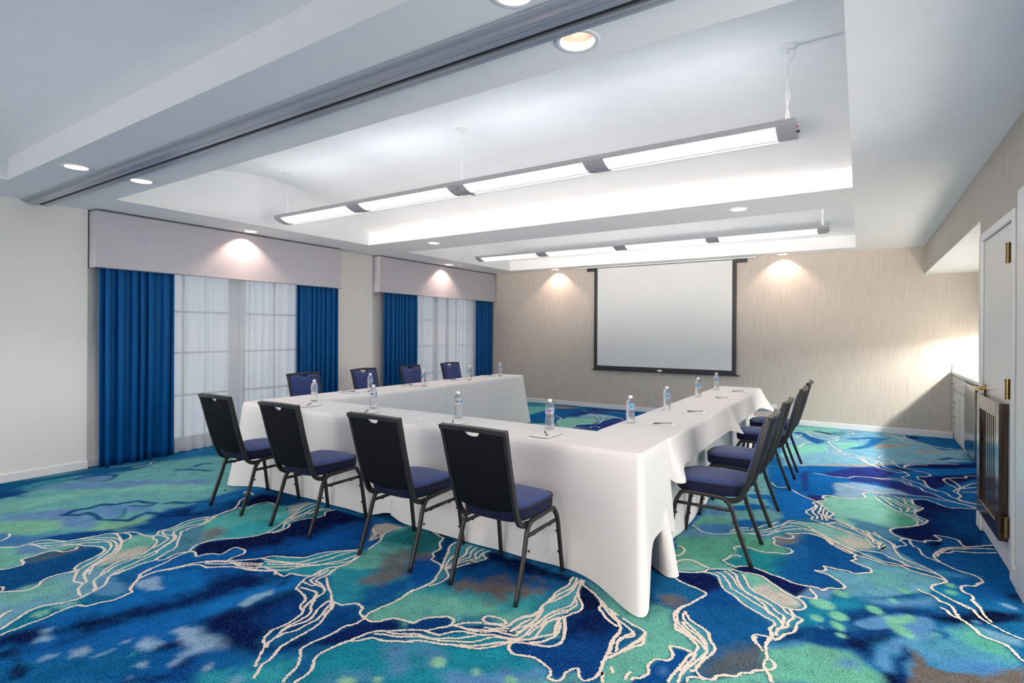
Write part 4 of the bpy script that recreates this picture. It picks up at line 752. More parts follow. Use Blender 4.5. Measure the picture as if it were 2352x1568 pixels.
112,192,166|.03|.03|-|-199,2875 -136,2873 -30,2900 22,2845 74,2796 94,2716 -175,2539
100,160,210|.04|.04|-|-102,2748 -46,2848 15,2841 -12,2792
82,162,195|.05|.05|-|204,3114 365,3415 479,3490 503,3419 612,3234 602,3177 507,3044 382,2999 273,2987 218,3072
95,190,168|.05|.05|-|379,3385 458,3466 562,3376 587,3249 495,3254 415,3262
80,145,205|.06|.06|-|247,3058 400,3142 524,3144 526,3071 382,2999 274,2996
118,108,103|.02|.04|.3|218,3072 258,3032 274,2996 319,2979 382,2995 454,3002 433,2939 195,2783 185,2861 173,2937
118,108,103|.03|.05|-|439,2978 526,3071 603,3181 575,3032 433,2939
16,112,168|.03|.03|-|517,3515 697,3684 656,3465 580,3527
120,175,205|.02|.02|-|508,3499 658,3475 644,3404 537,3423
128,186,214|.05|.05|-|-840,9600 1258,9793 1065,7990 -717,6596 -1032,9468
128,206,198|.04|.04|-|-1042,9557 -322,9637 -157,9126 -511,8962 -733,9012 -960,8815
28,102,168|.03|.03|-|-849,8932 -745,9028 -568,8691 -381,8458 -463,8133 -548,8241 -695,8680 -789,8771
30,40,100|.015|.015|-|-625,9212 -504,9227 -304,9120 -208,9053 -342,8999
90,150,170|.03|.03|-|-342,8999 -198,9098 -162,9363 -354,9313
138,218,200|.03|.03|-|-318,8365 -41,8587 100,8388 7,8170 -173,7957
132,214,196|.02|.02|-|-849,7805 -367,8166 -331,7761 -556,7409 -767,7051
32,118,182|.03|.05|-|-191,8765 108,9117 356,9176 280,8909 194,8516 98,8232 -11,8115 -173,7957 64,8492 85,8776
150,195,220|.02|.04|-|-13,8851 136,8989 104,8790 7,8758
22,104,168|.03|.04|-|492,9571 1248,9713 1156,8802 862,8631 716,8937 554,9275
30,42,104|.02|.02|-|570,9547 729,9468 602,9286
176,166,155|.02|.03|-|134,8213 216,8662 337,8665 630,8879 374,8481
176,166,155|.02|.03|-|514,8181 724,8508 884,8444 1110,8700 878,8383
110,190,182|.05|.05|-|-5983,9691 -4987,9286 -4688,8731 -4871,8088 -5178,8389
70,150,178|.04|.04|-|-5983,9691 -5337,9682 -5081,9512 -5102,9257 -5574,9029
150,142,138|.03|.03|-|-5076,9452 -4903,9500 -4441,9469 -4863,9056
20,102,168|.04|.05|-|-4844,7945 -4921,8658 -4833,9000 -4347,9534 -3261,9636 -3278,9033 -3312,8697 -3788,8678 -4165,8181 -4486,8356 -4314,7709 -4585,7521
48,66,140|.03|.03|-|-4395,8586 -4279,9387 -3548,9617 -3881,9293 -4042,8502
142,192,220|.03|.03|-|-4096,8449 -4074,8938 -3727,8925 -3312,8697 -3551,8607 -3882,8518
135,205,188|.02|.02|-|-4142,7757 -4219,8068 -4189,8227 -3836,8488 -3609,8125 -3554,7888 -3747,7688 -3667,7301 -3854,7294
85,170,185|.01|.01|-|-3849,8517 -3643,8621 -3546,8596 -3499,7994 -3617,8120
48,68,145|.01|.01|-|-3718,7546 -3542,7863 -3549,8202 -3543,8537 -3435,8688 -3168,8873 -3138,8243 -3220,7489 -3558,7486
140,200,182|.03|.03|-|-4534,7347 -4077,7594 -3815,7259 -4073,7206 -4475,7252
12,72,140|.02|0.02|S.045|-5237,1649 -5303,1744 -5267,1821 -5297,1924 -5205,1972 -5181,2053 -5153,2134 -5051,2145 -4964,2189 -4937,2137 -4973,2086 -5033,2045
12,72,140|.02|0.02|S.05|-5232,1647 -5134,1717 -5150,1769 -5019,1782 -4890,1759 -4806,1804 -4684,1874 -4739,1957 -4761,2029 -4582,2111
12,72,140|.02|0.02|S.03|-5011,1979 -4895,1927 -4818,1879 -4806,1804
15,82,150|.015|0.02|S.025|-6374,2095 -6415,2144 -6421,2219 -6335,2337 -6255,2391 -6133,2315 -6096,2264 -6101,2215
12,72,140|.03|0.02|S.05|-4896,2220 -4872,2279 -4755,2329 -4660,2465
12,80,145|.03|0.02|S.05|-5961,2821 -5915,2895 -5820,2938 -5669,2996
12,80,145|.03|0.02|S.06|-5973,3157 -6018,3102 -5973,3015
13,30,84|.04|0.02|S.05|-2672,1215 -2654,1244
12,60,130|.03|0.02|S.05|785,7951 896,8116 1053,8132
12,100,160|.02|0.02|S.03|319,3345 354,3339 352,3292
128,212,172|.012|.012|-|475,3991 467,3973 453,3964 436,3965 421,3976 412,3994 411,4015 419,4033 433,4043 451,4042 466,4030 475,4011
112,205,172|.012|.012|-|472,3891 464,3873 450,3861 433,3858 418,3865 408,3881 407,3900 415,3919 429,3931 446,3934 462,3926 471,3910
130,212,172|.012|.012|-|244,3751 237,3737 225,3731 209,3734 195,3745 186,3762 184,3781 191,3795 204,3802 220,3798 234,3787 243,3769
125,205,175|.012|.012|-|-45,3512 -52,3495 -67,3487 -87,3491 -106,3506 -119,3527 -122,3550 -115,3568 -99,3576 -79,3571 -60,3556 -47,3534
130,205,175|.012|.012|-|-109,3334 -118,3307 -138,3291 -165,3289 -192,3302 -210,3327 -216,3358 -208,3386 -186,3403 -158,3404 -131,3390 -113,3364
130,210,178|.012|.012|-|177,3589 172,3578 163,3571 151,3571 141,3578 134,3589 133,3603 137,3615 147,3621 158,3621 169,3614 176,3603
130,210,175|.012|.012|-|94,3440 89,3426 76,3417 59,3413 43,3418 32,3429 28,3443 34,3457 47,3467 64,3470 81,3465 92,3454
115,195,185|.012|.012|-|118,3738 114,3729 106,3722 97,3721 88,3725 82,3734 80,3745 84,3755 91,3761 101,3762 110,3758 116,3749
120,200,185|.012|.012|-|335,3824 330,3814 321,3809 310,3810 300,3817 294,3828 293,3840 298,3850 307,3855 318,3854 328,3847 334,3836
130,212,172|.012|.012|-|-47,3234 -55,3210 -72,3195 -94,3192 -115,3203 -129,3224 -133,3252 -125,3277 -108,3293 -85,3295 -64,3284 -50,3261
130,212,172|.012|.012|-|-50,3107 -58,3090 -74,3085 -93,3091 -110,3109 -121,3133 -123,3157 -115,3175 -99,3181 -80,3173 -62,3155 -52,3131
130,210,178|.012|.012|-|-149,3150 -154,3133 -166,3124 -181,3123 -196,3131 -206,3147 -209,3166 -204,3183 -191,3193 -176,3193 -161,3184 -151,3168
130,210,178|.012|.012|-|-108,3327 -116,3302 -136,3285 -161,3279 -186,3288 -204,3307 -211,3334 -203,3360 -183,3378 -156,3383 -131,3374 -113,3353
130,210,178|.012|.012|-|-53,3038 -57,3029 -65,3023 -75,3024 -84,3030 -90,3040 -92,3051 -88,3061 -80,3066 -70,3065 -61,3059 -54,3049
128,212,172|.012|.012|-|104,3407 97,3389 82,3380 65,3380 48,3392 38,3410 36,3432 43,3450 57,3460 75,3459 92,3447 102,3428
85,150,205|.012|.012|-|513,3562 510,3554 503,3549 496,3548 489,3551 486,3557 485,3566 489,3573 495,3579 503,3580 510,3577 513,3570
130,180,212|.012|.012|-|710,3848 702,3838 687,3834 668,3838 651,3849 641,3864 639,3880 648,3891 663,3895 682,3890 699,3879 709,3864
110,160,208|.012|.012|-|-143,3067 -146,3061 -152,3058 -160,3059 -167,3065 -172,3073 -173,3082 -170,3089 -164,3092 -156,3090 -149,3084 -144,3076
150,214,180|.012|.012|-|-1751,1535 -1744,1522 -1748,1507 -1762,1493 -1782,1485 -1802,1484 -1818,1490 -1825,1503 -1822,1518 -1808,1532 -1787,1540 -1766,1541
150,214,180|.012|.012|-|-1668,1599 -1663,1591 -1664,1582 -1670,1575 -1681,1571 -1692,1572 -1702,1577 -1707,1585 -1706,1595 -1700,1602 -1689,1606 -1677,1605
150,214,180|.012|.012|-|-1527,1833 -1518,1818 -1518,1803 -1527,1792 -1541,1788 -1557,1792 -1572,1803 -1581,1819 -1581,1834 -1573,1845 -1558,1849 -1541,1845
140,210,180|.012|.012|-|-1358,1866 -1353,1856 -1354,1845 -1360,1838 -1370,1835 -1380,1838 -1389,1845 -1394,1856 -1393,1867 -1387,1874 -1377,1877 -1367,1874
140,210,180|.012|.012|-|-1202,1902 -1199,1891 -1201,1880 -1207,1872 -1217,1869 -1228,1872 -1236,1879 -1240,1890 -1238,1901 -1231,1909 -1221,1912 -1210,1909
125,205,180|.012|.012|-|-151,3147 -156,3132 -168,3123 -183,3123 -198,3131 -208,3146 -211,3163 -206,3178 -194,3188 -178,3188 -163,3179 -153,3164
125,205,178|.012|.012|-|-145,3340 -152,3319 -166,3306 -186,3304 -204,3314 -217,3333 -222,3357 -215,3379 -200,3393 -180,3395 -161,3384 -149,3364'''

# ------------------------------------------------------------------ camera
cam = bpy.data.cameras.new('camera'); camo = bpy.data.objects.new('camera', cam); COL.objects.link(camo)
cam.sensor_width = 36; cam.sensor_fit = 'HORIZONTAL'; cam.lens = 1238.3/2352*36; cam.shift_y = -21/2352; cam.clip_start = .05
yaw, roll = math.radians(32.86), math.radians(.30)
fw = Vector((-math.sin(yaw), math.cos(yaw), 0)); rt = Vector((math.cos(yaw), math.sin(yaw), 0)); up = Vector((0, 0, 1))
r2 = rt*math.cos(roll)+up*math.sin(roll); u2 = up*math.cos(roll)-rt*math.sin(roll)
mw = Matrix((r2, u2, -fw)).transposed().to_4x4(); mw.translation = Vector((0, 0, 1.45)); camo.matrix_world = mw
sc.camera = camo

XL, XR, YB, YF, HC = -6.80, .765, 9.65, -3.6, 2.71      # wall planes and ceiling height
XA, XC = 1.76, 1.09                                     # alcove back wall, counter front
YALC = 5.38                                             # where the alcove starts
ZSOF = 2.315

# ------------------------------------------------------------------ floor with its carpet pattern
def vnoise(x, y, seed):
    r = np.random.default_rng(seed); G = r.random((256, 256)).astype(np.float32)
    xi = np.floor(x).astype(int); yi = np.floor(y).astype(int); fx = x-xi; fy = y-yi
    fx = fx*fx*(3-2*fx); fy = fy*fy*(3-2*fy)
    a = G[xi % 256, yi % 256]; b = G[(xi+1) % 256, yi % 256]; c = G[xi % 256, (yi+1) % 256]; d = G[(xi+1) % 256, (yi+1) % 256]
    return (a*(1-fx)+b*fx)*(1-fy)+(c*(1-fx)+d*fx)*fy
def fbm(x, y, s, seed, o=4):
    t = 0; amp = .5; n = 0
    for k in range(o):
        t = t+amp*vnoise(x*s*2**k, y*s*2**k, seed+k); n += amp; amp *= .6
    return t/n-.5
def parse(s): return np.array([[int(v)/1000 for v in p.split(',')] for p in s.split()], dtype=np.float64)
def seg_dist(x, y, P, closed):
    d = np.full(x.shape, 1e9); n = len(P)
    for i in range(n if closed else n-1):
        a = P[i]; b = P[(i+1) % n]; ab = b-a; L = ab@ab+1e-12
        t = np.clip(((x-a[0])*ab[0]+(y-a[1])*ab[1])/L, 0, 1)
        d = np.minimum(d, (x-a[0]-t*ab[0])**2+(y-a[1]-t*ab[1])**2)
    return np.sqrt(d)
def inside(x, y, P):
    r = np.zeros(x.shape, bool); n = len(P); j = n-1
    for i in range(n):
        xi, yi = P[i]; xj, yj = P[j]
        if yi != yj: r ^= ((yi > y) != (yj > y)) & (x < (xj-xi)*(y-yi)/(yj-yi)+xi)
        j = i
    return r
def build_floor():
    xs = np.concatenate([np.arange(-6.92, 1.0, .014), np.arange(1.0, 1.80, .1)])
    ys = np.concatenate([np.arange(YF-.1, .3, .3), np.arange(.3, 3.6, .0115), np.arange(3.6, 5.5, .016), np.arange(5.5, YB+.05, .024)])
    X, Y = np.meshgrid(xs, ys); nx, ny = len(xs), len(ys)
    x = X.ravel(); y = Y.ravel()
    lin = lambda c: np.where(c <= .04045, c/12.92, ((c+.055)/1.055)**2.4)
    col = np.empty((len(x), 3)); col[:] = lin(np.array((22, 108, 165))/255)
    big = fbm(x, y, 1.1, 50)[:, None]
    col = col*(1+.9*big)+np.clip(big, 0, 1)*np.array((.1, .35, .3))
    grey = np.zeros(len(x))
    nz = fbm(x, y, 9, 3, 5)*2.2; nzs = fbm(x*1.0, y*.35, 7, 23, 5)*2.2
    for line in CARPET_REGIONS.strip().split('\n'):
        c, f, am, spk, pts = line.split('|'); P = parse(pts); f = float(f); am = float(am)
        c = lin(np.array([float(v) for v in c.split(',')])/255)
        stroke = spk[0] == 'S'; wdt = float(spk[1:])/2 if stroke else 0
        m = f*1.5+am*1.3+wdt+.03
        lo = P.min(0)-m; hi = P.max(0)+m
        ix = np.nonzero((x > lo[0]) & (x < hi[0]) & (y > lo[1]) & (y < hi[1]))[0]
        if len(ix) == 0: continue
        px, py = x[ix], y[ix]
        d = seg_dist(px, py, P, not stroke)
        sd = wdt-d if stroke else np.where(inside(px, py, P), d, -d)
        sd = sd+am*(nzs[ix] if px.mean() < -3.6 else nz[ix])
        a = np.clip((sd+f)/(2*f), 0, 1); a = a*a*(3-2*a)
        col[ix] = col[ix]*(1-a[:, None])+c*a[:, None]
        g = float(spk) if spk not in '-' and not stroke else 0
        grey[ix] = grey[ix]*(1-a)+g*a
    mott = fbm(x, y, 14, 90, 4)[:, None]
    lum = (col@np.array((.25, .6, .15)))[:, None]
    col = np.clip(lum+(col-lum)*.96, .002, 1)*np.clip(1+.5*mott, .4, 1.6)*CARPET_K
    # grid mesh
    idx = np.arange(nx*ny).reshape(ny, nx)
    quads = np.stack([idx[:-1, :-1], idx[:-1, 1:], idx[1:, 1:], idx[1:, :-1]], -1).reshape(-1, 4)
    V = [np.stack([x, y, np.zeros_like(x)], 1)]; Q = [quads]; nv = len(x); nq0 = len(quads); zr = .0008
    # the cream outlines woven into it: ribbons 1.5 mm proud of the pile with ragged edges
    for line in CARPET_LINES.strip().split('\n'):
        P = parse(line)
        if len(P) < 2: continue
        pts = smooth_path([(a, b, 0) for a, b in P], 6)
        A = np.array([(p.x, p.y) for p in pts]); seg = np.hypot(*np.diff(A, axis=0).T); s = np.concatenate([[0], np.cumsum(seg)])
        if s[-1] < .02: continue
        st = .006 if A[:, 1].mean() < 4.2 else .012
        n = max(3, int(s[-1]/st)); t = np.linspace(0, s[-1], n)
        cx = np.interp(t, s, A[:, 0]); cy = np.interp(t, s, A[:, 1])
        cx += (fbm(t*3, cx*2, 8, 5)*.006); cy += (fbm(t*3, cy*2+7, 8, 6)*.006)
        tx = np.gradient(cx); ty = np.gradient(cy); L = np.hypot(tx, ty)+1e-9; nxv, nyv = -ty/L, tx/L
        hw = LINE_W*(1+.25*fbm(t, t*0+cx.mean()*9, 5, 8)*2)
        j1 = hw+rng.normal(0, .0021, n); j2 = hw+rng.normal(0, .0021, n)
        zr += .00001; lx = np.stack([cx+nxv*j1, cy+nyv*j1, np.full(n, zr)], 1); rx = np.stack([cx-nxv*j2, cy-nyv*j2, np.full(n, zr)], 1)
        V.append(np.concatenate([lx, rx])); i = np.arange(n-1)
        Q.append(np.stack([nv+i, nv+n+i, nv+n+i+1, nv+i+1], 1)); nv += 2*n
    V = np.concatenate(V); Qa = np.concatenate(Q)
    me = bpy.data.meshes.new('floor'); me.vertices.add(len(V)); me.vertices.foreach_set('co', V.astype(np.float32).ravel())
    me.loops.add(Qa.size); me.loops.foreach_set('vertex_index', Qa.astype(np.int32).ravel())
    me.polygons.add(len(Qa)); me.polygons.foreach_set('loop_start', (np.arange(len(Qa))*4).astype(np.int32))
    mi = np.zeros(len(Qa), np.int32); mi[nq0:] = 1
    me.materials.append(M['carpet']); me.materials.append(M['yarn']); me.polygons.foreach_set('material_index', mi)
    ca = me.attributes.new('carpet_col', 'FLOAT_COLOR', 'POINT'); C4 = np.ones((len(V), 4), np.float32); C4[:len(col), :3] = col
    ca.data.foreach_set('color', C4.ravel())
    ga = me.attributes.new('carpet_grey', 'FLOAT', 'POINT'); gv = np.zeros(len(V), np.float32); gv[:len(grey)] = grey; ga.data.foreach_set('value', gv)
    me.update(calc_edges=True); me.validate()
    o = bpy.data.objects.new('floor', me); COL.objects.link(o); o['kind'] = 'structure'
build_floor()

# ------------------------------------------------------------------ ceiling: flat plate, three vaulted coffers, downlight holes
CX0, CX1 = -6.035, -.058
COFFERS = [(-1.675, 1.505), (2.29, 5.475), (6.26, 9.265)]
ZB, ZP = 2.893, 3.30
LIGHTS = [(-1.032, 2.107, 'w'), (-5.092, 1.668, 'w'), (-5.092, 2.118, 'c'), (-6.475, 3.928, 'w'), (-5.085, 5.82, 'w'), (-6.465, 7.83, 'w'),
          (-5.12, 9.50, 'w'), (-1.04, 5.83, 'w'), (-1.041, 9.49, 'w'), (-1.083, 1.68, 'w')]
def build_ceiling():
    bm = bmesh.new(); edges = []
    def loop(pts):
        vs = [bm.verts.new(p) for p in pts]
        for a, b in zip(vs, vs[1:]+vs[:1]): edges.append(bm.edges.new((a, b)))
    loop([(-7.0, YF, HC), (XR+.1, YF, HC), (XR+.1, YB+.1, HC), (-7.0, YB+.1, HC)])
    for y0, y1 in COFFERS: loop([(CX0, y0, HC), (CX1, y0, HC), (CX1, y1, HC), (CX0, y1, HC)])
    for x, y, k in LIGHTS: loop([(x+.074*math.cos(2*PI*i/32), y+.074*math.sin(2*PI*i/32), HC) for i in range(32)])
    bmesh.ops.triangle_fill(bm, use_beauty=True, use_dissolve=False, edges=edges)
    for f in bm.faces:
        if f.normal.z > 0: f.normal_flip()
    for y0, y1 in COFFERS:
        h = (y1-y0)/2; s = ZP-ZB; R = (h*h+s*s)/(2*s); cy = (y0+y1)/2; zc = ZP-R
        n = 28; a0 = math.asin(h/R)
        prof = [(y0, HC)]+[(cy+R*math.sin(-a0+2*a0*i/n), zc+R*math.cos(-a0+2*a0*i/n)) for i in range(n+1)]+[(y1, HC)]
        A = [bm.verts.new((CX0, y, z)) for y, z in prof]; B = [bm.verts.new((CX1, y, z)) for y, z in prof]
        for i in range(len(prof)-1): 
            f = bm.faces.new((A[i], B[i], B[i+1], A[i+1])); f.smooth = 0 < i < len(prof)-2
        bm.faces.new(A); bm.faces.new(list(reversed(B)))
    o = struct('ceiling', bm, M['ceiling'], recalc=False)
build_ceiling()

# ------------------------------------------------------------------ walls
def wall(name, mat, *boxes):
    bm = bmesh.new()
    for b in boxes: box(bm, *b)
    return struct(name, bm, mat)
W1, W2 = (2.33, 5.50), (6.26, YB)                       # the two window bays
WIN = [(2.75, 5.20), (6.75, 9.30)]
XW = -6.86                                               # bay wall plane, a little behind the piers
wl = [(-7.2, XL, YF, W1[0], 0, HC+.02), (-7.2, XL, W1[1], W2[0], 0, HC+.02)]
for (b0, b1), (y0, y1) in zip((W1, W2), WIN):
    wl += [(-7.2, XW, b0, y0, 0, HC+.02), (-7.2, XW, y1, b1, 0, HC+.02), (-7.2, XW, y0, y1, 2.30, HC+.02), (-7.2, XW, y0, y1, 0, .08)]
wall('wall_left', M['wall'], *wl)
wall('wall_back', M['paper'], (-7.2, XA+.1, YB, YB+.12, 0, HC+.02))
wall('wall_rear', M['wall'], (-7.2, XR+.12, YF-.12, YF, 0, HC+.02))
DY0, DY1, DZ = 4.30, 5.25, 2.14                          # door opening
wall('wall_right', M['paper'], (XR, XR+.12, YF, 1.0, 0, HC+.02), (XR, XR+.12, 1.0, 3.95, 2.2, HC+.02), (XR, XR+.12, 3.95, DY0, 0, HC+.02), (XR, XR+.12, DY1, YALC, 0, HC+.02), (XR, XR+.12, DY0, DY1, DZ, HC+.02),  # wide opening beside the camera is added to let the fill light in
     (XR, XA+.1, YALC, YB, ZSOF+.002, HC+.02), (XR+.12, XA+.1, YALC-.12, YALC, 0, HC), (XA, XA+.1, YALC, YB, 0, ZSOF+.01))
wall('ceiling_alcove', M['ceiling'], (XR+.001, XA, YALC+.001, YB-.001, ZSOF-.004, ZSOF+.002))
wall('trim_1', M['cabinet'], (1.44, XA-.001, YALC+.02, YB-.001, 1.50, ZSOF-.005), (1.44, 1.458, YALC+.02, YB-.001, 1.455, 1.50))   # bulkhead with a lip above the counter
bm = bmesh.new(); box(bm, 1.545, 1.60, YALC+.3, YB-.15, 1.47, 1.497)
und = obj('under_cabinet_lamp', bm, M['under']); tag(und, 'slim strip lamp glowing under the bulkhead above the white counter', 'lamp')

def baseboard(name, *boxes):
    bm = bmesh.new()
    for b in boxes: box(bm, *b, bev=.006)
    struct(name, bm, M['trimwhite'])
baseboard('baseboard_left', (XL, XL+.016, YF, W1[0]+.008, 0, .082), (XL, XL+.016, W1[1]-.008, W2[0]+.008, 0, .082), (XW, XW+.014, W1[0], W1[1], 0, .09), (XW, XW+.014, W2[0], W2[1], 0, .09))
baseboard('baseboard_back', (-6.86, XC, YB-.016, YB, 0, .088))
baseboard('baseboard_right', (XR-.016, XR, 5.335, YALC+.01, 0, .11), (XR-.016, XR, 4.13, 4.235, 0, .11), (XR-.016, XR, YF, .98, 0, .11))

# partition track across the ceiling
bm = bmesh.new()
zt = HC-.034
for y0, y1 in ((1.832, 1.868), (1.8705, 1.908), (1.944, 1.968), (1.9705, 1.992)): box(bm, XL, XR, y0, y1, zt, HC-.001)
tr = struct('trim_2', bm, M['alu'])
bm = bmesh.new(); box(bm, XL, XR, 1.834, 1.99, zt+.012, HC-.002); struct('slot', bm, M['slot'], tr)
bm = bmesh.new(); box(bm, XL, XR, 1.795, 1.832, HC-.012, HC-.001); struct('edge_strip', bm, M['alu'], tr)

# windows behind the sheers
for i, (y0, y1) in enumerate(WIN):
    bm = bmesh.new(); xf0, xf1 = -7.0, -6.94
    box(bm, xf0, xf1, y0, y0+.06, .08, 2.3); box(bm, xf0, xf1, y1-.06, y1, .08, 2.3); box(bm, xf0, xf1, y0+.06, y1-.06, .08, .15); box(bm, xf0, xf1, y0+.06, y1-.06, 2.23, 2.3)
    cyy = (y0+y1)/2; box(bm, xf0, xf1, cyy-.04, cyy+.04, .15, 2.23)
    w_ = struct('window_%d' % (i+1), bm, M['white'])
    bm = bmesh.new()
    for z in (.66, 1.18, 1.68): box(bm, -6.985, -6.955, y0+.06, y1-.06, z-.011, z+.011)
    for f in (.25, .75): box(bm, -6.984, -6.956, y0+(y1-y0)*f-.011, y0+(y1-y0)*f+.011, .15, 2.23)
    struct('muntin', bm, M['white'], w_)
    bm = bmesh.new(); box(bm, -6.973, -6.967, y0+.06, y1-.06, .15, 2.23); struct('pane', bm, M['glass'], w_)

# ------------------------------------------------------------------ door in the right wall
bm = bmesh.new(); box(bm, XR+.005, XR+.05, DY0+.004, DY1-.004, .012, DZ-.004)
d1 = struct('door_1', bm, M['white'])
bm = bmesh.new(); box(bm, XR-.014, XR+.004, DY1, DY1+.085, 0, DZ+.055, bev=.004); box(bm, XR-.014, XR+.004, DY0-.055, DY0, 0, DZ+.055, bev=.004); box(bm, XR-.014, XR+.004, DY0, DY1, DZ, DZ+.055, bev=.004)
struct('door_casing', bm, M['white'], d1)
for z in (1.95, 1.12, .28):
    bm = bmesh.new(); lathe(bm, [(0, -.062), (.0125, -.062), (.0125, -.048), (.011, -.046), (.011, .046), (.0128, .048), (.0128, .062), (0, .062)], 16, (XR-.012, DY0+.092, z))
    box(bm, XR-.004, XR+.006, DY0+.066, DY0+.118, z-.058, z+.058); box(bm, XR-.016, XR-.008, DY0+.099, DY0+.112, z+.05, z+.054)
    struct('hinge', bm, M['oldbrass'], d1)
bm = bmesh.new(); cyl = [Vector((XR+.006, DY1-.075, 1.06)), Vector((XR-.008, DY1-.075, 1.06))]; sweep(bm, cyl, circ(.034, 24), (0, 0, 1))
sweep(bm, [Vector((XR-.006, DY1-.075, 1.06)), Vector((XR-.052, DY1-.075, 1.06))], circ(.012, 14), (0, 0, 1))
lv = struct('lever_handle', bm, M['brass'], d1)
bm = bmesh.new(); box(bm, XR-.066, XR-.046, DY1-.20, DY1-.06, 1.047, 1.073, bev=.004); struct('lever', bm, M['brass'], lv)
# wooden grille on the lower half of the door
gy0, gy1, gz0, gz1 = 4.44, 5.19, .175, 1.025
bm = bmesh.new(); gx0, gx1 = XR-.042, XR+.004
for b in ((gx0, gx1, gy0, gy0+.10, gz0, gz1), (gx0, gx1, gy1-.10, gy1, gz0, gz1), (gx0, gx1, gy0+.10, gy1-.10, gz1-.10, gz1), (gx0, gx1, gy0+.10, gy1-.10, gz0, gz0+.10)): box(bm, *b, bev=.004)
gr = struct('vent_grille', bm, M['wood'], d1)
bm = bmesh.new(); box(bm, XR-.008, XR+.003, gy0+.095, gy1-.095, gz0+.095, gz1-.095)
n = 9
for k in range(n):
    y = gy0+.115+(gy1-gy0-.23)*k/(n-1); box(bm, XR-.024, XR-.007, y-.018, y+.018, gz0+.1, gz1-.1, bev=.003)
struct('slat', bm, M['wood'], gr)
# casing of the next opening towards the camera
bm = bmesh.new(); box(bm, XR-.02, XR+.004, 3.93, 4.125, 0, 2.27, bev=.004); struct('trim_3', bm, M['white'])

# shell for the added right-side fill light, behind an invented wall opening
wall('wall_fill_shell', M['wall'], (2.3, 2.4, .6, 4.35, 0, 2.45), (XR+.12, 2.3, .6, .7, 0, 2.45), (XR+.12, 2.3, 4.25, 4.35, 0, 2.45), (XR+.12, 2.4, .6, 4.35, 2.4, 2.45), (1.79, 2.4, .6, 4.35, -.05, -.003))
# ------------------------------------------------------------------ counter run in the alcove
cabY0, cabY1 = 8.60, YB-.004
t = thing('base_cabinet', 'pale grey base cabinet with small silver pulls under the white counter in the alcove', 'cabinet', (XC+.3, (cabY0+cabY1)/2, 0))
def cbox(name, x0, x1, y0, y1, z0, z1, mat, parent, bev=.003):
    bm = bmesh.new(); box(bm, x0-t.location.x, x1-t.location.x, y0-t.location.y, y1-t.location.y, z0, z1, bev=bev); return obj(name, bm, M[mat], parent)
cbox('body', XC+.012, XA-.02, cabY0, cabY1, .0, .898, 'cabinet', t)
def pull(par, y, z):
    bm = bmesh.new(); y -= t.location.y; x = XC-t.location.x
    sweep(bm, smooth_path([(x+.004, y-.045, z), (x-.018, y-.035, z), (x-.022, y, z), (x-.018, y+.035, z), (x+.004, y+.045, z)], 3), circ(.005, 8), (0, 0, 1)); obj('pull', bm, M['chrome'], par)
L = cabY1-cabY0
for k in range(3):
    a = cabY1-L*(k+1)/3; d = cbox('drawer', XC-.008, XC+.012, a+.012, a+L/3-.012, .70, .875, 'cabinet', t); pull(d, a+L/6, .79)
for z0, z1 in ((.53, .68), (.33, .51), (.10, .31)):
    d = cbox('drawer', XC-.008, XC+.012, cabY1-L/3+.012, cabY1-.012, z0, z1, 'cabinet', t); pull(d, cabY1-L/6, (z0+z1)/2+.03)
for k in (1, 2):
    a = cabY1-L*(k+1)/3; d = cbox('door', XC-.008, XC+.012, a+.012, a+L/3-.012, .06, .68, 'cabinet', t)
    cbox('door_panel', XC-.013, XC-.007, a+.05, a+L/3-.05, .11, .62, 'cabinet', d); pull(d, a+(L/3-.05 if k == 2 else .05), .60)
t = thing('dishwasher', 'stainless steel appliance front reflecting the blue carpet beside the grey cabinet', 'appliance', (XC+.3, 8.2, 0))
cbox('body', XC+.02, XA-.02, 7.86, 8.585, .0, .895, 'black', t); cbox('steel_door', XC-.012, XC+.02, 7.865, 8.58, .05, .865, 'steel', t, .006); cbox('control_strip', XC-.002, XC+.02, 7.865, 8.58, .868, .893, 'black', t)
bm = bmesh.new(); box(bm, XC-.02, XA-.001, YALC+.002, YB-.001, .90, .942, bev=.006); box(bm, XC-.01, XA-.002, YB-.022, YB-.001, .942, 1.045, bev=.003)
c = obj('countertop', bm, M['counter']); tag(c, 'bright white countertop with upstand running along the alcove on the door side', 'countertop')

# ------------------------------------------------------------------ wall outlet, sprinkler
t = thing('wall_outlet', 'white power outlet low on the striped wall behind the side-on chairs', 'outlet', (-1.165, YB, .25))
bm = bmesh.new(); box(bm, -.036, .036, -.007, 0, -.058, .058, bev=.003); obj('cover_plate', bm, M['plastic'], t)
for z in (.02, -.02):
    bm = bmesh.new(); box(bm, -.017, .017, -.009, -.006, z-.014, z+.014, bev=.002); s = obj('socket', bm, M['plastic'], t)
    bm = bmesh.new(); box(bm, -.008, -.005, -.0095, -.0085, z-.006, z+.006); box(bm, .005, .008, -.0095, -.0085, z-.006, z+.006); obj('slot', bm, M['slot'], s)
t = thing('sprinkler', 'tiny sprinkler head on the ceiling above the grey valance of the far window', 'sprinkler', (-6.36, 8.08, HC))
bm = bmesh.new(); lathe(bm, [(0, 0), (.034, 0), (.03, -.008), (.012, -.012), (0, -.012)], 20); obj('escutcheon', bm, M['white'], t)
bm = bmesh.new(); lathe(bm, [(.006, -.012), (.006, -.03), (.022, -.033), (.022, -.036), (0, -.036)], 16); obj('deflector', bm, M['chrome'], t)

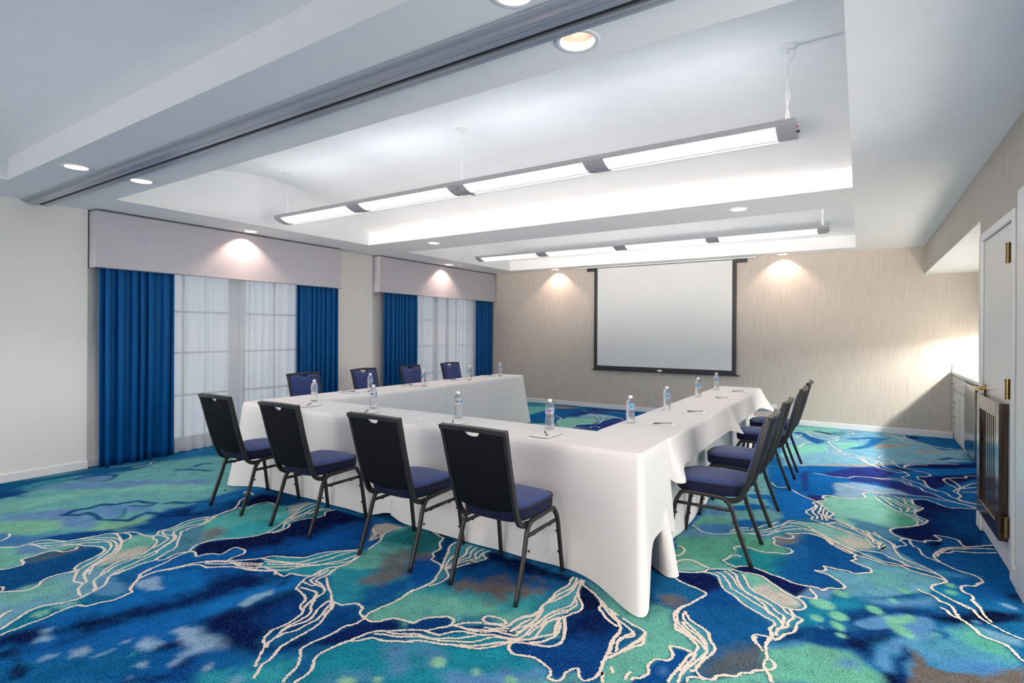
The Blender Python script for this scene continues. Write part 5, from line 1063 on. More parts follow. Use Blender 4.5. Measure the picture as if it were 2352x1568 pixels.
# ------------------------------------------------------------------ projection screen
t = thing('projection_screen', 'pulled-down white projection screen with black border on the striped wall', 'projector screen', (-3.03, YB-.05, HC))
sx0, sx1, sz0 = -4.317+3.03, -1.742+3.03, .77-HC
bm = bmesh.new(); box(bm, sx0, sx1, -.001, .002, sz0, -.03); obj('border', bm, M['screenblack'], t)
bm = bmesh.new(); box(bm, sx0+.072, sx1-.066, -.004, -.0015, sz0+.055, -.03); obj('fabric', bm, M['screen'], t)
bm = bmesh.new(); box(bm, sx0-.035, sx1+.06, -.012, .012, sz0-.035, sz0-.015, bev=.004); box(bm, sx0, sx1, -.005, .004, sz0-.016, sz0+.004); obj('bottom_bar', bm, M['black'], t)
bm = bmesh.new(); box(bm, -.04, .04, -.013, -.006, sz0-.018, sz0+.022, bev=.003); obj('pull_tab', bm, M['plastic'], t)
bm = bmesh.new(); box(bm, sx0-.15, sx0+.02, -.02, .045, -.075, -.018, bev=.004); obj('end_bracket', bm, M['black'], t)
bm = bmesh.new(); box(bm, sx1-.02, sx1+.16, -.02, .045, -.075, -.018, bev=.004); obj('end_bracket', bm, M['black'], t)
bm = bmesh.new(); box(bm, sx0-.42, sx1+.32, -.06, .046, -.018, -.001, bev=.003); obj('housing', bm, M['white'], t)

# ------------------------------------------------------------------ valances, curtains, sheers
for k, (y0, y1, lab) in enumerate(((2.345, 5.48, 'long grey fabric valance box above the larger window near the partition track'), (6.27, YB-.02, 'shorter grey fabric valance box above the far window by the striped wall'))):
    t = thing('valance', lab, 'valance', (XL, (y0+y1)/2, 2.1), 0, 'window valances')
    h = (y1-y0)/2; xo = XW-XL+.002
    bm = bmesh.new(); box(bm, .138, .152, -h, h, 0, .598, bev=.004); obj('front_board', bm, M['valance'], t)
    bm = bmesh.new(); box(bm, xo, .138, -h, -h+.014, 0, .598, bev=.003); obj('side_board', bm, M['valance'], t)
    bm = bmesh.new(); box(bm, xo if k else .01, .138, h-.014, h, 0, .598, bev=.003); obj('side_board', bm, M['valance'], t)
    bm = bmesh.new(); box(bm, xo, .138, -h+.014, h-.014, .57, .585); obj('top_board', bm, M['valance'], t)
    bm = bmesh.new()
    for z in (.003, .594): tube(bm, [(.152, -h, z), (.152, h, z)], .005); tube(bm, [(.02, -h, z), (.152, -h, z)], .005)
    obj('piping', bm, M['valance_edge'], t)

def drape(y0, y1, x, z0, z1, amp, wl_, seed, nz=26, flare=0., step=.008, thick=.004, gather=0.):
    r = np.random.default_rng(seed); n = int((y1-y0)/step); s = np.linspace(0, 1, n)
    # fold phase with irregular widths
    k = max(3, int((y1-y0)/wl_)); wd = r.uniform(.55, 1.6, k); ph = np.interp(s, np.concatenate([[0], np.cumsum(wd)/wd.sum()]), np.arange(k+1))
    aw = r.uniform(.55, 1.15, k+1)
    bm = bmesh.new(); rows = []
    ph2 = r.uniform(0, 6)
    for j in range(nz+1):
        v = j/nz; z = z1+(z0-z1)*v
        a = amp*(.55+.45*v)*np.interp(ph, np.arange(k+1), aw)
        w = np.cos(2*PI*ph+.5*np.sin(3*v+ph2)*v); w = np.sign(w)*np.abs(w)**.75
        sway = .012*np.sin(2.3*v+s*5+ph2)*v
        X = x+a*w+sway+flare*v
        yy = y0+(y1-y0)*s+.35*wl_*.3*np.sin(4*PI*ph)*.6
        yy = (yy-(y0+y1)/2)*(1-gather*math.sin(PI*min(1, v*1.1))*.5)+(y0+y1)/2
        zz = z+(.006*np.sin(2*PI*ph) if j == nz else 0)*np.ones(n)
        rows.append([bm.verts.new((float(X[i]), float(yy[i]), float(zz[i]))) for i in range(n)])
    for a, b in zip(rows, rows[1:]):
        for i in range(n-1): bm.faces.new((a[i], a[i+1], b[i+1], b[i]))
    return bm
def curtain(name, mat, label, cat, y0, y1, x, z0, amp, wl_, seed, group, **kw):
    bm = drape(y0, y1, x, z0, 2.34, amp, wl_, seed, **kw)
    o = obj(name, bm, mat, None, True); tag(o, label, cat, group)
    if mat is M['satin']:
        sm = o.modifiers.new('thickness', 'SOLIDIFY'); sm.thickness = .003
    return o
curtain('curtain', M['satin'], 'blue satin curtain nearest the partition track, reaching the carpet', 'curtain', 2.40, 3.14, -6.728, .004, .045, .105, 11, 'blue satin curtains')
curtain('curtain', M['satin'], 'blue satin curtain at the pier side of the larger window', 'curtain', 4.765, 5.49, -6.735, .004, .04, .085, 12, 'blue satin curtains')
curtain('curtain', M['satin'], 'blue satin curtain of the far window on the side of the pale pier', 'curtain', 6.43, 7.24, -6.735, .004, .04, .085, 13, 'blue satin curtains')
curtain('curtain', M['satin'], 'narrow blue satin curtain in the corner against the striped wall', 'curtain', 9.02, 9.61, -6.735, .004, .036, .085, 14, 'blue satin curtains')
curtain('sheer_curtain', M['sheer'], 'thin grey-white sheer with wide pleats beside the full-length blue curtain', 'sheer curtain', 3.05, 4.05, -6.800, .012, .018, .14, 21, 'window sheers')
curtain('sheer_curtain', M['sheer'], 'whiter sheer with denser pleats in the half of the larger window near the pier', 'sheer curtain', 3.93, 4.86, -6.805, .012, .02, .10, 22, 'window sheers')
curtain('sheer_curtain', M['sheer'], 'white sheer filling the pier half of the far window', 'sheer curtain', 7.15, 8.22, -6.800, .012, .02, .095, 23, 'window sheers')
curtain('sheer_curtain', M['sheer'], 'white sheer filling the corner half of the far window', 'sheer curtain', 8.14, 9.12, -6.805, .012, .02, .10, 24, 'window sheers')

# ------------------------------------------------------------------ pendant strip lights
def pendant(yc, lab, lift):
    t = thing('pendant_light', lab, 'pendant light', (-3.02, yc, 2.705), 0, 'long pendant lights')
    xa, xb = -5.70+3.02, -.345+3.02; hw, rise = .145, .05
    R = (hw*hw+rise*rise)/(2*rise); a0 = math.asin(hw/R)
    arc = lambda a, off=0: ((R+off)*math.sin(a), R-(R+off)*math.cos(a))
    N = 24; A = [arc(-a0+2*a0*i/N) for i in range(N+1)]; B = [arc(-a0+2*a0*i/N, -.004) for i in range(N+1)]
    prof = [(-hw, rise+.03)]+A+[(hw, rise+.03)]+[(hw-.006, rise+.03)]+list(reversed(B))[1:-1]+[(-hw+.006, rise+.03)]
    bm = bmesh.new(); vA = [bm.verts.new((xa, y, z)) for y, z in prof]; vB = [bm.verts.new((xb, y, z)) for y, z in prof]
    for i in range(len(prof)):
        j = (i+1) % len(prof); f = bm.faces.new((vA[i], vB[i], vB[j], vA[j]))
    # ends
    for xe, s in ((xa, 1), (xb, -1)):
        vs = [bm.verts.new((xe, y, z)) for y, z in [(-hw, rise+.03)]+A+[(hw, rise+.03)]]; bm.faces.new(vs)
        vs = [bm.verts.new((xe+.006*s, y, z)) for y, z in [(-hw, rise+.03)]+A+[(hw, rise+.03)]]; bm.faces.new(vs)
    obj('housing', bm, M['lamphousing'], t)
    bm = bmesh.new(); box(bm, -.004, .004, -hw*.96, hw*.96, .012, rise+.02); box(bm, -.075-.03, -.055-.03, -.03, .03, -.002, .004)
    obj('joint_plate', bm, M['lamphousing'], t)
    for s in (-1, 1):
        for x0, x1 in ((-5.585, -4.48), (-4.29, -3.13), (-2.94, -1.79), (-1.62, -.455)):
            bm = bmesh.new(); K = 8; P = []
            for i in range(K+1):
                a = s*(a0*.93-(a0*.93-.055)*i/K); P.append(arc(a, .0025))
            lo = [bm.verts.new((x0+3.02, y, z)) for y, z in P]; hi = [bm.verts.new((x1+3.02, y, z)) for y, z in P]
            for i in range(K): bm.faces.new((lo[i], hi[i], hi[i+1], lo[i+1]))
            obj('lens', bm, M['lens'], t)
    for x0, x1 in ((-5.585, -4.48), (-4.29, -3.13), (-2.94, -1.79), (-1.62, -.455)):
        bm = bmesh.new(); tube(bm, [(x0+3.02, 0, rise+.035), (x1+3.02, 0, rise+.035)], .016, 10); obj('lamp_tube', bm, M['tube'], t)
    zc = ZP-2.705
    for x in (-5.72+.07, -3.06, -.40):
        bm = bmesh.new(); lathe(bm, [(0, zc), (.062, zc), (.06, zc-.008), (.045, zc-.014), (.008, zc-.016), (.008, zc-.05), (0, zc-.05)], 28, (x+3.02, 0, 0)); obj('canopy', bm, M['white'], t)
        bm = bmesh.new(); tube(bm, [(x+3.02, 0, zc-.045), (x+3.02, 0, rise+.02)], .0018, 6); obj('cable', bm, M['plastic'], t)
    x = -.40+3.02; bm = bmesh.new()
    for ph in (0, PI):
        pts = [(x+.03*(1 if ph else 1.2), 0.01, zc-.016), (x+.035, 0.01, zc-.05), (x+.008, .01, zc-.1)]
        pts += [(x+.009*math.sin(ph+9*k/8), .009*math.cos(ph+9*k/8), zc-.1-(zc-.1-rise-.03)*k/8) for k in range(1, 9)]
        sweep(bm, smooth_path(pts, 4), circ(.0042, 8), (.3, .9, .1))
    obj('power_cord', bm, M['plastic'], t)
    bm = bmesh.new(); box(bm, xb, xb+.012, -.05, -.042, .05, .058); o = obj('test_button', bm, M['red'], t)
    bm = bmesh.new(); box(bm, xb, xb+.02, -.05, -.035, .02, .03); obj('clip', bm, M['black'], t)
pendant(3.8825, 'long grey pendant strip light in the vaulted ceiling bay nearer the camera', 0)
pendant(7.7625, 'long pendant strip light in the far ceiling bay near the projection screen', 0)

# ------------------------------------------------------------------ recessed downlights
DL = ['large recessed downlight with visible bulb in front of the nearer ceiling bay',
      'warm recessed downlight on the camera side of the partition track near the windows',
      'bright white recessed downlight just past the partition track near the windows',
      'warm recessed downlight washing the long valance of the larger window',
      'warm recessed downlight between the two ceiling bays at the window end',
      'warm recessed downlight washing the valance of the far window',
      'warm recessed downlight washing the striped wall on the window side of the screen',
      'warm recessed downlight between the two ceiling bays at the door end',
      'warm recessed downlight washing the striped wall on the door side of the screen',
      'warm recessed downlight cut off by the top picture edge beside the partition track']
for (x, y, k), lab in zip(LIGHTS, DL):
    t = thing('downlight', lab, 'downlight', (x, y, HC), 0, 'recessed ceiling downlights')
    bm = bmesh.new(); lathe(bm, [(.073, .002), (.098, 0), (.098, -.003), (.094, -.006), (.078, -.006), (.073, -.003), (.073, .002)], 40); obj('trim_ring', bm, M['white'], t, True)
    bm = bmesh.new(); lathe(bm, [(.074, 0), (.068, .05), (.058, .10), (.045, .13), (0, .13)], 40); obj('reflector', bm, M['reflector'], t, True)
    bm = bmesh.new(); lathe(bm, [(0, .075), (.025, .078), (.042, .09), (.046, .105), (.03, .125), (0, .128)], 24); obj('bulb', bm, M['warm' if k == 'w' else 'cool'], t, True)
    sp = bpy.data.lights.new('downlight_spot', 'SPOT'); so = bpy.data.objects.new('downlight_spot', sp); COL.objects.link(so)
    so.location = (x, y, HC+.072); sp.spot_size = math.radians(118); sp.spot_blend = .35; sp.shadow_soft_size = .022
    sp.energy = SPOT; sp.color = (1, .70, .56) if k == 'w' else (1, .98, .95)

# ------------------------------------------------------------------ chairs
def make_chair(label):
    t = thing('banquet_chair', label, 'chair', (0, 0, 0), 0, 'banquet chairs around the tables')
    # chair frame: y forward with the rear feet at y = 0, x sideways
    leg_p, up_p = rrect(.020, .026, .005), rrect(.023, .030, .002, 1)
    for s in (-1, 1):
        x = s*.224
        pr = smooth_path([(x, 0, 0), (x*.985, .085, .234), (x*.965, .118, .34), (x*.955, .145, .385)], 5)
        bm = bmesh.new(); sweep(bm, pr, leg_p, (1, 0, 0))
        for f in (.13, .26):
            q = Vector((x*.985, .085, .234))*(f/.234); box(bm, q.x-.006-s*.008, q.x+.006-s*.008, q.y+.010, q.y+.02, q.z-.006, q.z+.006, bev=.003)
        obj('leg', bm, M['chairmetal'], t, True)
        xf = s*.226
        pf = smooth_path([(xf, .52, 0), (xf*.98, .487, .22), (xf*.965, .468, .335), (xf*.955, .445, .382)], 5)
        bm = bmesh.new(); sweep(bm, pf, leg_p, (1, 0, 0))
        for f in (.13, .26):
            q = Vector((xf, .52, 0)).lerp(Vector((xf*.98, .487, .22)), f/.22); box(bm, q.x-.006-s*.008, q.x+.006-s*.008, q.y-.022, q.y-.012, q.z-.006, q.z+.006, bev=.003)
        obj('leg', bm, M['chairmetal'], t, True)
        xx = x*.955
        pr = smooth_path([(xx, .139, .376), (xx, .162, .398), (xx, .20, .405), (xx, .30, .409), (xx, .395, .411), (xx, .432, .402), (xx, .450, .372)], 4)
        bm = bmesh.new(); sweep(bm, pr, leg_p, (1, 0, 0)); obj('seat_rail', bm, M['chairmetal'], t, True)
        bm = bmesh.new(); sweep(bm, [Vector((x*.965, .115, .332)), Vector((x*.965, .475, .332))], rrect(.014, .020, .004), (1, 0, 0))
        for y in (.20, .38): box(bm, x*.965-.005, x*.965+.005, y-.008, y+.008, .316, .324, bev=.003)
        obj('stretcher', bm, M['chairmetal'], t, True)
    # back frame: one bent loop, hooked under the seat on both sides
    L = [(-.196, .165, .386), (-.197, .125, .388), (-.198, .088, .400), (-.199, .060, .428), (-.200, .040, .475), (-.202, .012, .56), (-.205, -.028, .70), (-.2085, -.066, .85), (-.211, -.084, .915)]
    path = smooth_path(L, 4); top0 = Vector((-.2115, -.0905, .939))
    bm = bmesh.new(); sweep(bm, path+[top0], up_p, (1, 0, 0)); sweep(bm, [Vector((-p.x, p.y, p.z)) for p in path+[top0]], up_p, (1, 0, 0))
    tp = [Vector((-.2228+.4456*i/14, -.0885-.022*math.sin(PI*i/14), .926+.008*math.sin(PI*i/14))) for i in range(15)]
    sweep(bm, tp, rrect(.026, .0315, .002, 1), (0, -.18, 1))
    obj('back_frame', bm, M['chairmetal'], t)
    def dback(z): return np.interp(z, [.428, .475, .56, .70, .85, .939], [.060, .040, .012, -.028, -.066, -.090])
    def panel(front):
        bm = bmesh.new(); nu, nv = 40, 22; G = []
        for layer in (0, 1):
            rows = []
            for j in range(nv+1):
                v = j/nv; row = []
                for i in range(nu+1):
                    u = -1+2*i/nu; hw = .190+.010*v; xx = u*hw
                    ztop = .913+.006*(1-u*u)-(.030*math.sqrt(max(0, 1-(xx/.060)**2)) if abs(xx) < .060 else 0); zbot = .492-.022*(1-u*u)
                    z = zbot+(ztop-zbot)*v; d = dback(z)-.012*(1-u*u)
                    if front:
                        e = (1-abs(u)**6)*(1-abs(2*v-1)**8); y = d+(.004 if layer == 0 else .010+.028*e**.6)
                    else: y = d-(.010+.004*(1-u**6) if layer == 1 else -.004)
                    row.append(bm.verts.new((xx, y, z)))
                rows.append(row)
            G.append(rows)
            for a, b in zip(rows, rows[1:]):
                for i in range(nu): bm.faces.new((a[i], a[i+1], b[i+1], b[i]))
        A, B = G
        for i in range(nu): bm.faces.new((A[0][i], A[0][i+1], B[0][i+1], B[0][i])); bm.faces.new((A[nv][i], A[nv][i+1], B[nv][i+1], B[nv][i]))
        for j in range(nv): bm.faces.new((A[j][0], A[j+1][0], B[j+1][0], B[j][0])); bm.faces.new((A[j][nu], A[j+1][nu], B[j+1][nu], B[j][nu]))
        return bm
    b = obj('backrest', panel(True), M['backblue'], t, True)
    b = obj('back_cover', panel(False), M['backdark'], t, True); b['label'] = 'dark navy cover on the outer side of the backrest'
    # seat cushion
    def outline(sc_, dz, n=64):
        pts = []
        for k in range(n):
            a = 2*PI*k/n; c_, s_ = math.cos(a), math.sin(a); e = .42
            u = math.copysign(abs(c_)**e, c_); v = math.copysign(abs(s_)**e, s_)
            hw = .203+.020*(v+1)/2
            fb = .022*(1-u*u)*(1 if v > 0 else .3)*v
            pts.append(Vector((u*hw*sc_, .262+(v*.208+fb)*sc_, dz)))
        return pts
    rings = [(.90, .412), (.975, .414), (1.0, .424), (1.008, .45), (1.0, .478), (.985, .484), (.93, .493), (.80, .502), (.55, .508), (.25, .510)]
    bm = bmesh.new(); R = [[bm.verts.new(p) for p in outline(s, z)] for s, z in rings]
    for a, c in zip(R, R[1:]):
        for k in range(64): bm.faces.new((a[k], a[(k+1) % 64], c[(k+1) % 64], c[k]))
    bm.faces.new(R[-1]); bm.faces.new(list(reversed(R[0])))
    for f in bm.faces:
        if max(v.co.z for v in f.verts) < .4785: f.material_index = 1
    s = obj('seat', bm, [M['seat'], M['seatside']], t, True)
    bm = bmesh.new(); sweep(bm, outline(1.0, .482), circ(.0055, 8), (0, 0, 1), closed=True); obj('piping', bm, M['piping'], s, True)
    return t
CH = 'blue-seated banquet chair '
front = [(-4.303, 'seen from behind at the window end of the front table row'), (-3.457, 'seen from behind, second in the front row counting from the windows'),
         (-2.50, 'seen from behind, third in the front row counting from the windows'), (-1.747, 'seen from behind beside the hanging corner of the front tablecloth')]
side = [(3.83, 'seen side-on, nearest along the short white toppers'), (4.665, 'seen side-on, second along the short white toppers'),
        (5.82, 'seen side-on, third along the short white toppers'), (6.59, 'seen side-on, farthest along the short white toppers, near the striped wall')]
far = [(4.17, 'behind the window-side table, before the pier-side blue curtain'), (5.13, 'behind the window-side table, in front of the pale pier'),
       (6.03, 'behind the window-side table, where the far blue curtain meets the sheer'), (6.98, 'behind the window-side table, in front of the far white sheer')]
ch0 = make_chair(CH+front[0][1]); ch0.location = (front[0][0], 2.405, 0)
jit = random.Random(3)
for x, l in front[1:]: dup(ch0, (x, 2.405+jit.uniform(-.012, .012), 0), jit.uniform(-.012, .012), CH+l)
for y, l in side: dup(ch0, (-.552+jit.uniform(-.008, .012), y, 0), PI/2+jit.uniform(-.012, .012), CH+l)
for y, l in far: dup(ch0, (-5.655+jit.uniform(-.01, .01), y, 0), -PI/2+jit.uniform(-.03, .03), CH+l)

# ------------------------------------------------------------------ tablecloths
def tablecloth(label, x0, x1, y0, y1, hem, name='tablecloth', corner=None, waves=.018, seed=1, zt=.762, flare=.04, group='white tablecloths'):
    """hem: dict of hem heights for sides 'f' (-y), 'b' (+y), 'l' (-x), 'r' (+x); corner: {(sx, sy): (spread, hem)}"""
    corner = corner or {}; r_ = np.random.default_rng(seed)
    rad = .022; pts = []; st = .022
    def side(ax, ay, bx_, by, nx, ny, key):
        L = math.hypot(bx_-ax, by-ay); n = max(2, int(L/st))
        for k in range(n):
            f = k/n; pts.append((ax+(bx_-ax)*f, ay+(by-ay)*f, nx, ny, key, f*L, L))
    def corn(cx, cy, a0, k1, k2, sx, sy):
        for k in range(8):
            a = a0+PI/2*k/8; pts.append((cx+rad*math.cos(a), cy+rad*math.sin(a), math.cos(a), math.sin(a), (k1, k2, k/8, sx, sy), 0, 0))
    side(x0+rad, y0, x1-rad, y0, 0, -1, 'f'); corn(x1-rad, y0+rad, -PI/2, 'f', 'r', 1, -1)
    side(x1, y0+rad, x1, y1-rad, 1, 0, 'r'); corn(x1-rad, y1-rad, 0, 'r', 'b', 1, 1)
    side(x1-rad, y1, x0+rad, y1, 0, 1, 'b'); corn(x0+rad, y1-rad, PI/2, 'b', 'l', -1, 1)
    side(x0, y1-rad, x0, y0+rad, -1, 0, 'l'); corn(x0+rad, y0+rad, PI, 'l', 'f', -1, -1)
    n = len(pts); NV = 22; bm = bmesh.new(); rows = []
    ph = r_.uniform(0, 6, 8)
    # hem height and outward spread per point
    P = np.array([(p[0], p[1]) for p in pts]); H = np.zeros(n); S = np.zeros(n)
    for i, p in enumerate(pts):
        k = p[4]
        if isinstance(k, str): H[i] = hem[k]
        else: H[i] = hem[k[0]]*(1-k[2])+hem[k[1]]*k[2]
    cs = {(sx, sy): np.array((x1 if sx > 0 else x0, y1 if sy > 0 else y0)) for sx in (1, -1) for sy in (1, -1)}
    DV = np.zeros((n, 2))
    for key, (dx, dy, ch, rx, ry) in corner.items():
        q = P-cs[key]; w = np.exp(-(q[:, 0]/rx)**2-(q[:, 1]/ry)**2); DV += w[:, None]*np.array((dx, dy)); H = H*(1-w)+ch*w
    arc = np.concatenate([[0], np.cumsum(np.hypot(*np.diff(P, axis=0).T))])
    amp = np.zeros(n)
    for f, a in ((5.1, .5), (9.3, .35), (15.7, .22)): amp += a*np.sin(arc*f+ph[int(f) % 8])
    # fold the corner excess
    top = []
    bend = .012
    for j in range(NV+1):
        v = j/NV; row = []
        for i, p in enumerate(pts):
            drop = zt-H[i]; z = zt-drop*v
            lip = bend*min(1, v*14)**.5
            off = lip+flare*v**1.2+waves*amp[i]*min(1, v*1.6)*(.4+.6*v)
            off = max(off, .004*v); e = v**1.3
            z2 = z if v > 0 else zt
            row.append(bm.verts.new((p[0]+p[2]*off+DV[i, 0]*e, p[1]+p[3]*off+DV[i, 1]*e, max(z2, .003))))
        rows.append(row)
    for a, b in zip(rows, rows[1:]):
        for i in range(n):
            f = bm.faces.new((a[i], a[(i+1) % n], b[(i+1) % n], b[i])); f.smooth = True
    bm.faces.new(rows[0])
    o = obj(name, bm, M['cloth']); tag(o, label, 'tablecloth', group); return o
TX0, TX1 = -5.035, -1.052
tablecloth('floor-length white tablecloth on the front row, window end', TX0, -3.055, 2.985, 3.495, dict(f=.006, b=.01, l=.006, r=.04), corner={(-1, -1): (.03, -.16, .004, .30, .2), (-1, 1): (-.05, .05, .01, .1, .1), (1, -1): (.0, .03, .05, .12, .1)}, seed=2, flare=.012, waves=.014)
tablecloth('floor-length white tablecloth on the front row with its corner trailing on the carpet', -3.045, TX1, 2.985, 3.495, dict(f=.006, b=.01, l=.05, r=.23), corner={(1, -1): (.12, -.30, .003, .24, .075), (1, 1): (.03, .02, .16, .05, .1), (-1, -1): (.0, .03, .04, .12, .1)}, seed=3, flare=.012, waves=.012)
tablecloth('floor-length white tablecloth on the window-side row, nearer half', TX0, -4.535, 3.505, 5.445, dict(f=.02, b=.03, l=.25, r=.010), corner={(1, 1): (-.02, -.04, .04, .06, .05)}, seed=4, waves=.008, flare=.015)
tablecloth('floor-length white tablecloth on the window-side row, far half ending near the striped wall', TX0, -4.56, 5.455, 7.395, dict(f=.03, b=.02, l=.25, r=.010), seed=5, waves=.010, flare=.02, corner={(1, 1): (.09, .04, .01, .12, .16), (1, -1): (-.02, .05, .04, .06, .06)})
tablecloth('short white topper with pointed corner above the nearest side-on chair', -1.545, TX1, 3.50, 5.445, dict(f=.72, b=.70, l=.02, r=.56), zt=.765, corner={(1, -1): (.06, .04, .48, .08, .13), (1, 1): (.09, .04, .50, .08, .12)}, seed=6, waves=.006, flare=.035, group='short white toppers')
tablecloth('short white topper on the far side-row table, corner spreading towards the striped wall', -1.545, TX1, 5.455, 7.395, dict(f=.70, b=.45, l=.02, r=.56), zt=.765, corner={(1, 1): (.13, .08, .47, .12, .2), (1, -1): (.04, -.02, .53, .1, .1)}, seed=7, waves=.006, flare=.035, group='short white toppers')
tablecloth('floor-length white cloth showing under the nearer short topper', -1.52, -1.135, 3.52, 5.43, dict(f=.02, b=.03, l=.03, r=.008), zt=.755, corner={(1, -1): (.20, -.30, .005, .12, .16)}, seed=8, waves=.022, flare=.03)
tablecloth('floor-length white cloth showing under the far short topper', -1.52, -1.135, 5.47, 7.37, dict(f=.03, b=.01, l=.03, r=.008), zt=.755, seed=9, waves=.022, flare=.03)

# ------------------------------------------------------------------ water bottles
def make_bottle(label):
    t = thing('water_bottle', label, 'bottle', (0, 0, 0), 0, 'water bottles on the tables')
    prof = [(0, .006), (.018, .004), (.027, 0), (.031, .004), (.0325, .012)]
    for k in range(5):
        z = .018+k*.0125; prof += [(.0325, z), (.0305, z+.006)]
    prof += [(.0325, .082), (.0285, .090), (.0285, .096), (.0325, .104), (.0330, .110), (.0330, .148), (.0325, .153), (.028, .168), (.020, .180), (.0135, .187), (.0125, .190), (.0125, .196), (0, .196)]
    bm = bmesh.new(); lathe(bm, prof, 28); obj('bottle_body', bm, M['bottle'], t, True)
    bm = bmesh.new(); lathe(bm, [(0, .1885), (.0152, .1885), (.0155, .192), (.0148, .206), (.0135, .2085), (0, .2085)], 24); obj('cap', bm, M['plastic'], t, True)
    # wrap-around label with its printed panel
    bm = bmesh.new(); nu, nv = 96, 20; G = []
    for j in range(nv+1): G.append([bm.verts.new((.0334*math.cos(2*PI*i/nu), .0334*math.sin(2*PI*i/nu), .107+.043*j/nv)) for i in range(nu)])
    for a, b in zip(G, G[1:]):
        for i in range(nu): bm.faces.new((a[i], a[(i+1) % nu], b[(i+1) % nu], b[i]))
    me_o = obj('printed_label', bm, M['label'], t, True); me = me_o.data
    ca = me.attributes.new('label_col', 'FLOAT_COLOR', 'POINT')
    for v_ in me.vertices:
        th = math.atan2(v_.co.y, v_.co.x); s = th*.0334; z = v_.co.z-.1285; c = (.88, .89, .92, .22)
        def E(cs, cz, a, b): return ((s-cs)/a)**2+((z-cz)/b)**2 < 1
        if E(.0, .001, .0135, .0125): c = (.015, .04, .24, .95)
        if E(-.002, -.0065, .009, .0045): c = (.42, .02, .42, .95)
        if abs(s) > .028 and abs(s) < .058 and abs(z) < .0135: c = (.10, .45, .80, .8)
        if E(.040, 0, .006, .010) or E(-.044, 0, .006, .010): c = (.01, .30, .70, .9)
        if E(.0215, -.004, .0045, .0065): c = (.75, .25, .32, .7)
        if abs(z) > .0195: c = (.85, .88, .92, .3)
        ca.data[v_.index].color = c
    # lettering on the panel
    for txt, size, z0 in (('Pure', .0095, .1295), ('Life', .0095, .1215), ('NESTLE', .0042, .1375)):
        cu = bpy.data.curves.new('t', 'FONT'); cu.body = txt; cu.size = size; cu.align_x = 'CENTER'; cu.extrude = .0002
        to = bpy.data.objects.new('t', cu); COL.objects.link(to); bpy.context.view_layer.update()
        m2 = bpy.data.meshes.new_from_object(to.evaluated_get(bpy.context.evaluated_depsgraph_get())); bpy.data.objects.remove(to)
        for v_ in m2.vertices:
            th = v_.co.x/.0336; rr = .0337+v_.co.z; v_.co = (rr*math.cos(th), rr*math.sin(th), z0+v_.co.y)
        m2.name = 'lettering'; m2.materials.clear(); m2.materials.append(M['plastic']); lo = bpy.data.objects.new('lettering', m2); COL.objects.link(lo); lo.parent = me_o
    return t
ZT = .7645
cam_dir = lambda x, y: math.atan2(-y, -x)
bot = [(-4.52, 3.41, 'on the front table by its window-side corner', -.3), (-3.665, 3.39, 'on the front table behind the third dark chair back', -.35),
       (-2.717, 3.415, 'on the front table behind the fourth dark chair back', -.4), (-1.87, 3.40, 'on the front table beside the notepad, seen against the open carpet', -.1),
       (-4.735, 4.33, 'on the window-side table by the chair at the pale pier', -1.2), (-4.65, 5.14, 'on the window-side table by the chair at the far curtain', -1.6),
       (-4.706, 6.17, 'on the window-side table beyond the last window-side chair', -1.7), (-4.741, 7.0, 'on the far end of the window-side table against the striped wall', -1.8),
       (-1.471, 3.95, 'on the side-row table nearest the front corner, by the open carpet', 1.35), (-1.453, 4.81, 'second on the side-row table from the front corner', 1.35),
       (-1.469, 5.985, 'third on the side-row table from the front corner', 1.35), (-1.466, 6.85, 'on the far end of the side-row table under the screen', 1.3)]
b0 = None
for x, y, l, dr in bot:
    l = 'clear water bottle '+l; rz = cam_dir(x, y)+dr
    if b0 is None: b0 = make_bottle(l); b0.location = (x, y, ZT); b0.rotation_euler[2] = rz
    else: dup(b0, (x, y, ZT), rz, l)

# ------------------------------------------------------------------ notepads and pens
def make_pad(label):
    t = thing('notepad', label, 'notepad', (0, 0, 0), 0, 'white notepads on the tables')
    bm = bmesh.new(); box(bm, -.07, .07, -.105, .105, 0, .0015); obj('backing_board', bm, M['board'], t)
    bm = bmesh.new(); box(bm, -.07, .07, -.105, .105, .0016, .0045, bev=.0005); obj('sheets', bm, M['paper_white'], t)
    return t
def make_pen(label):
    t = thing('pen', label, 'pen', (0, 0, 0), 0, 'pens on the notepads')
    sw = lambda r, a, b, m, nm: obj(nm, (lambda bm: (sweep(bm, [Vector((0, a, .005)), Vector((0, b, .005))], circ(r, 12), (0, 0, 1)), bm)[1])(bmesh.new()), m, t, True)
    sw(.0042, -.062, .03, M['penclear'], 'barrel'); sw(.005, .018, .072, M['pencap'], 'cap'); sw(.0046, -.070, -.060, M['pencap'], 'end_plug'); sw(.0018, -.055, .02, M['pencap'], 'ink_refill')
    bm = bmesh.new(); box(bm, -.0022, .0022, .03, .072, .0095, .0115, bev=.0006); obj('clip', bm, M['pencap'], t)
    return t
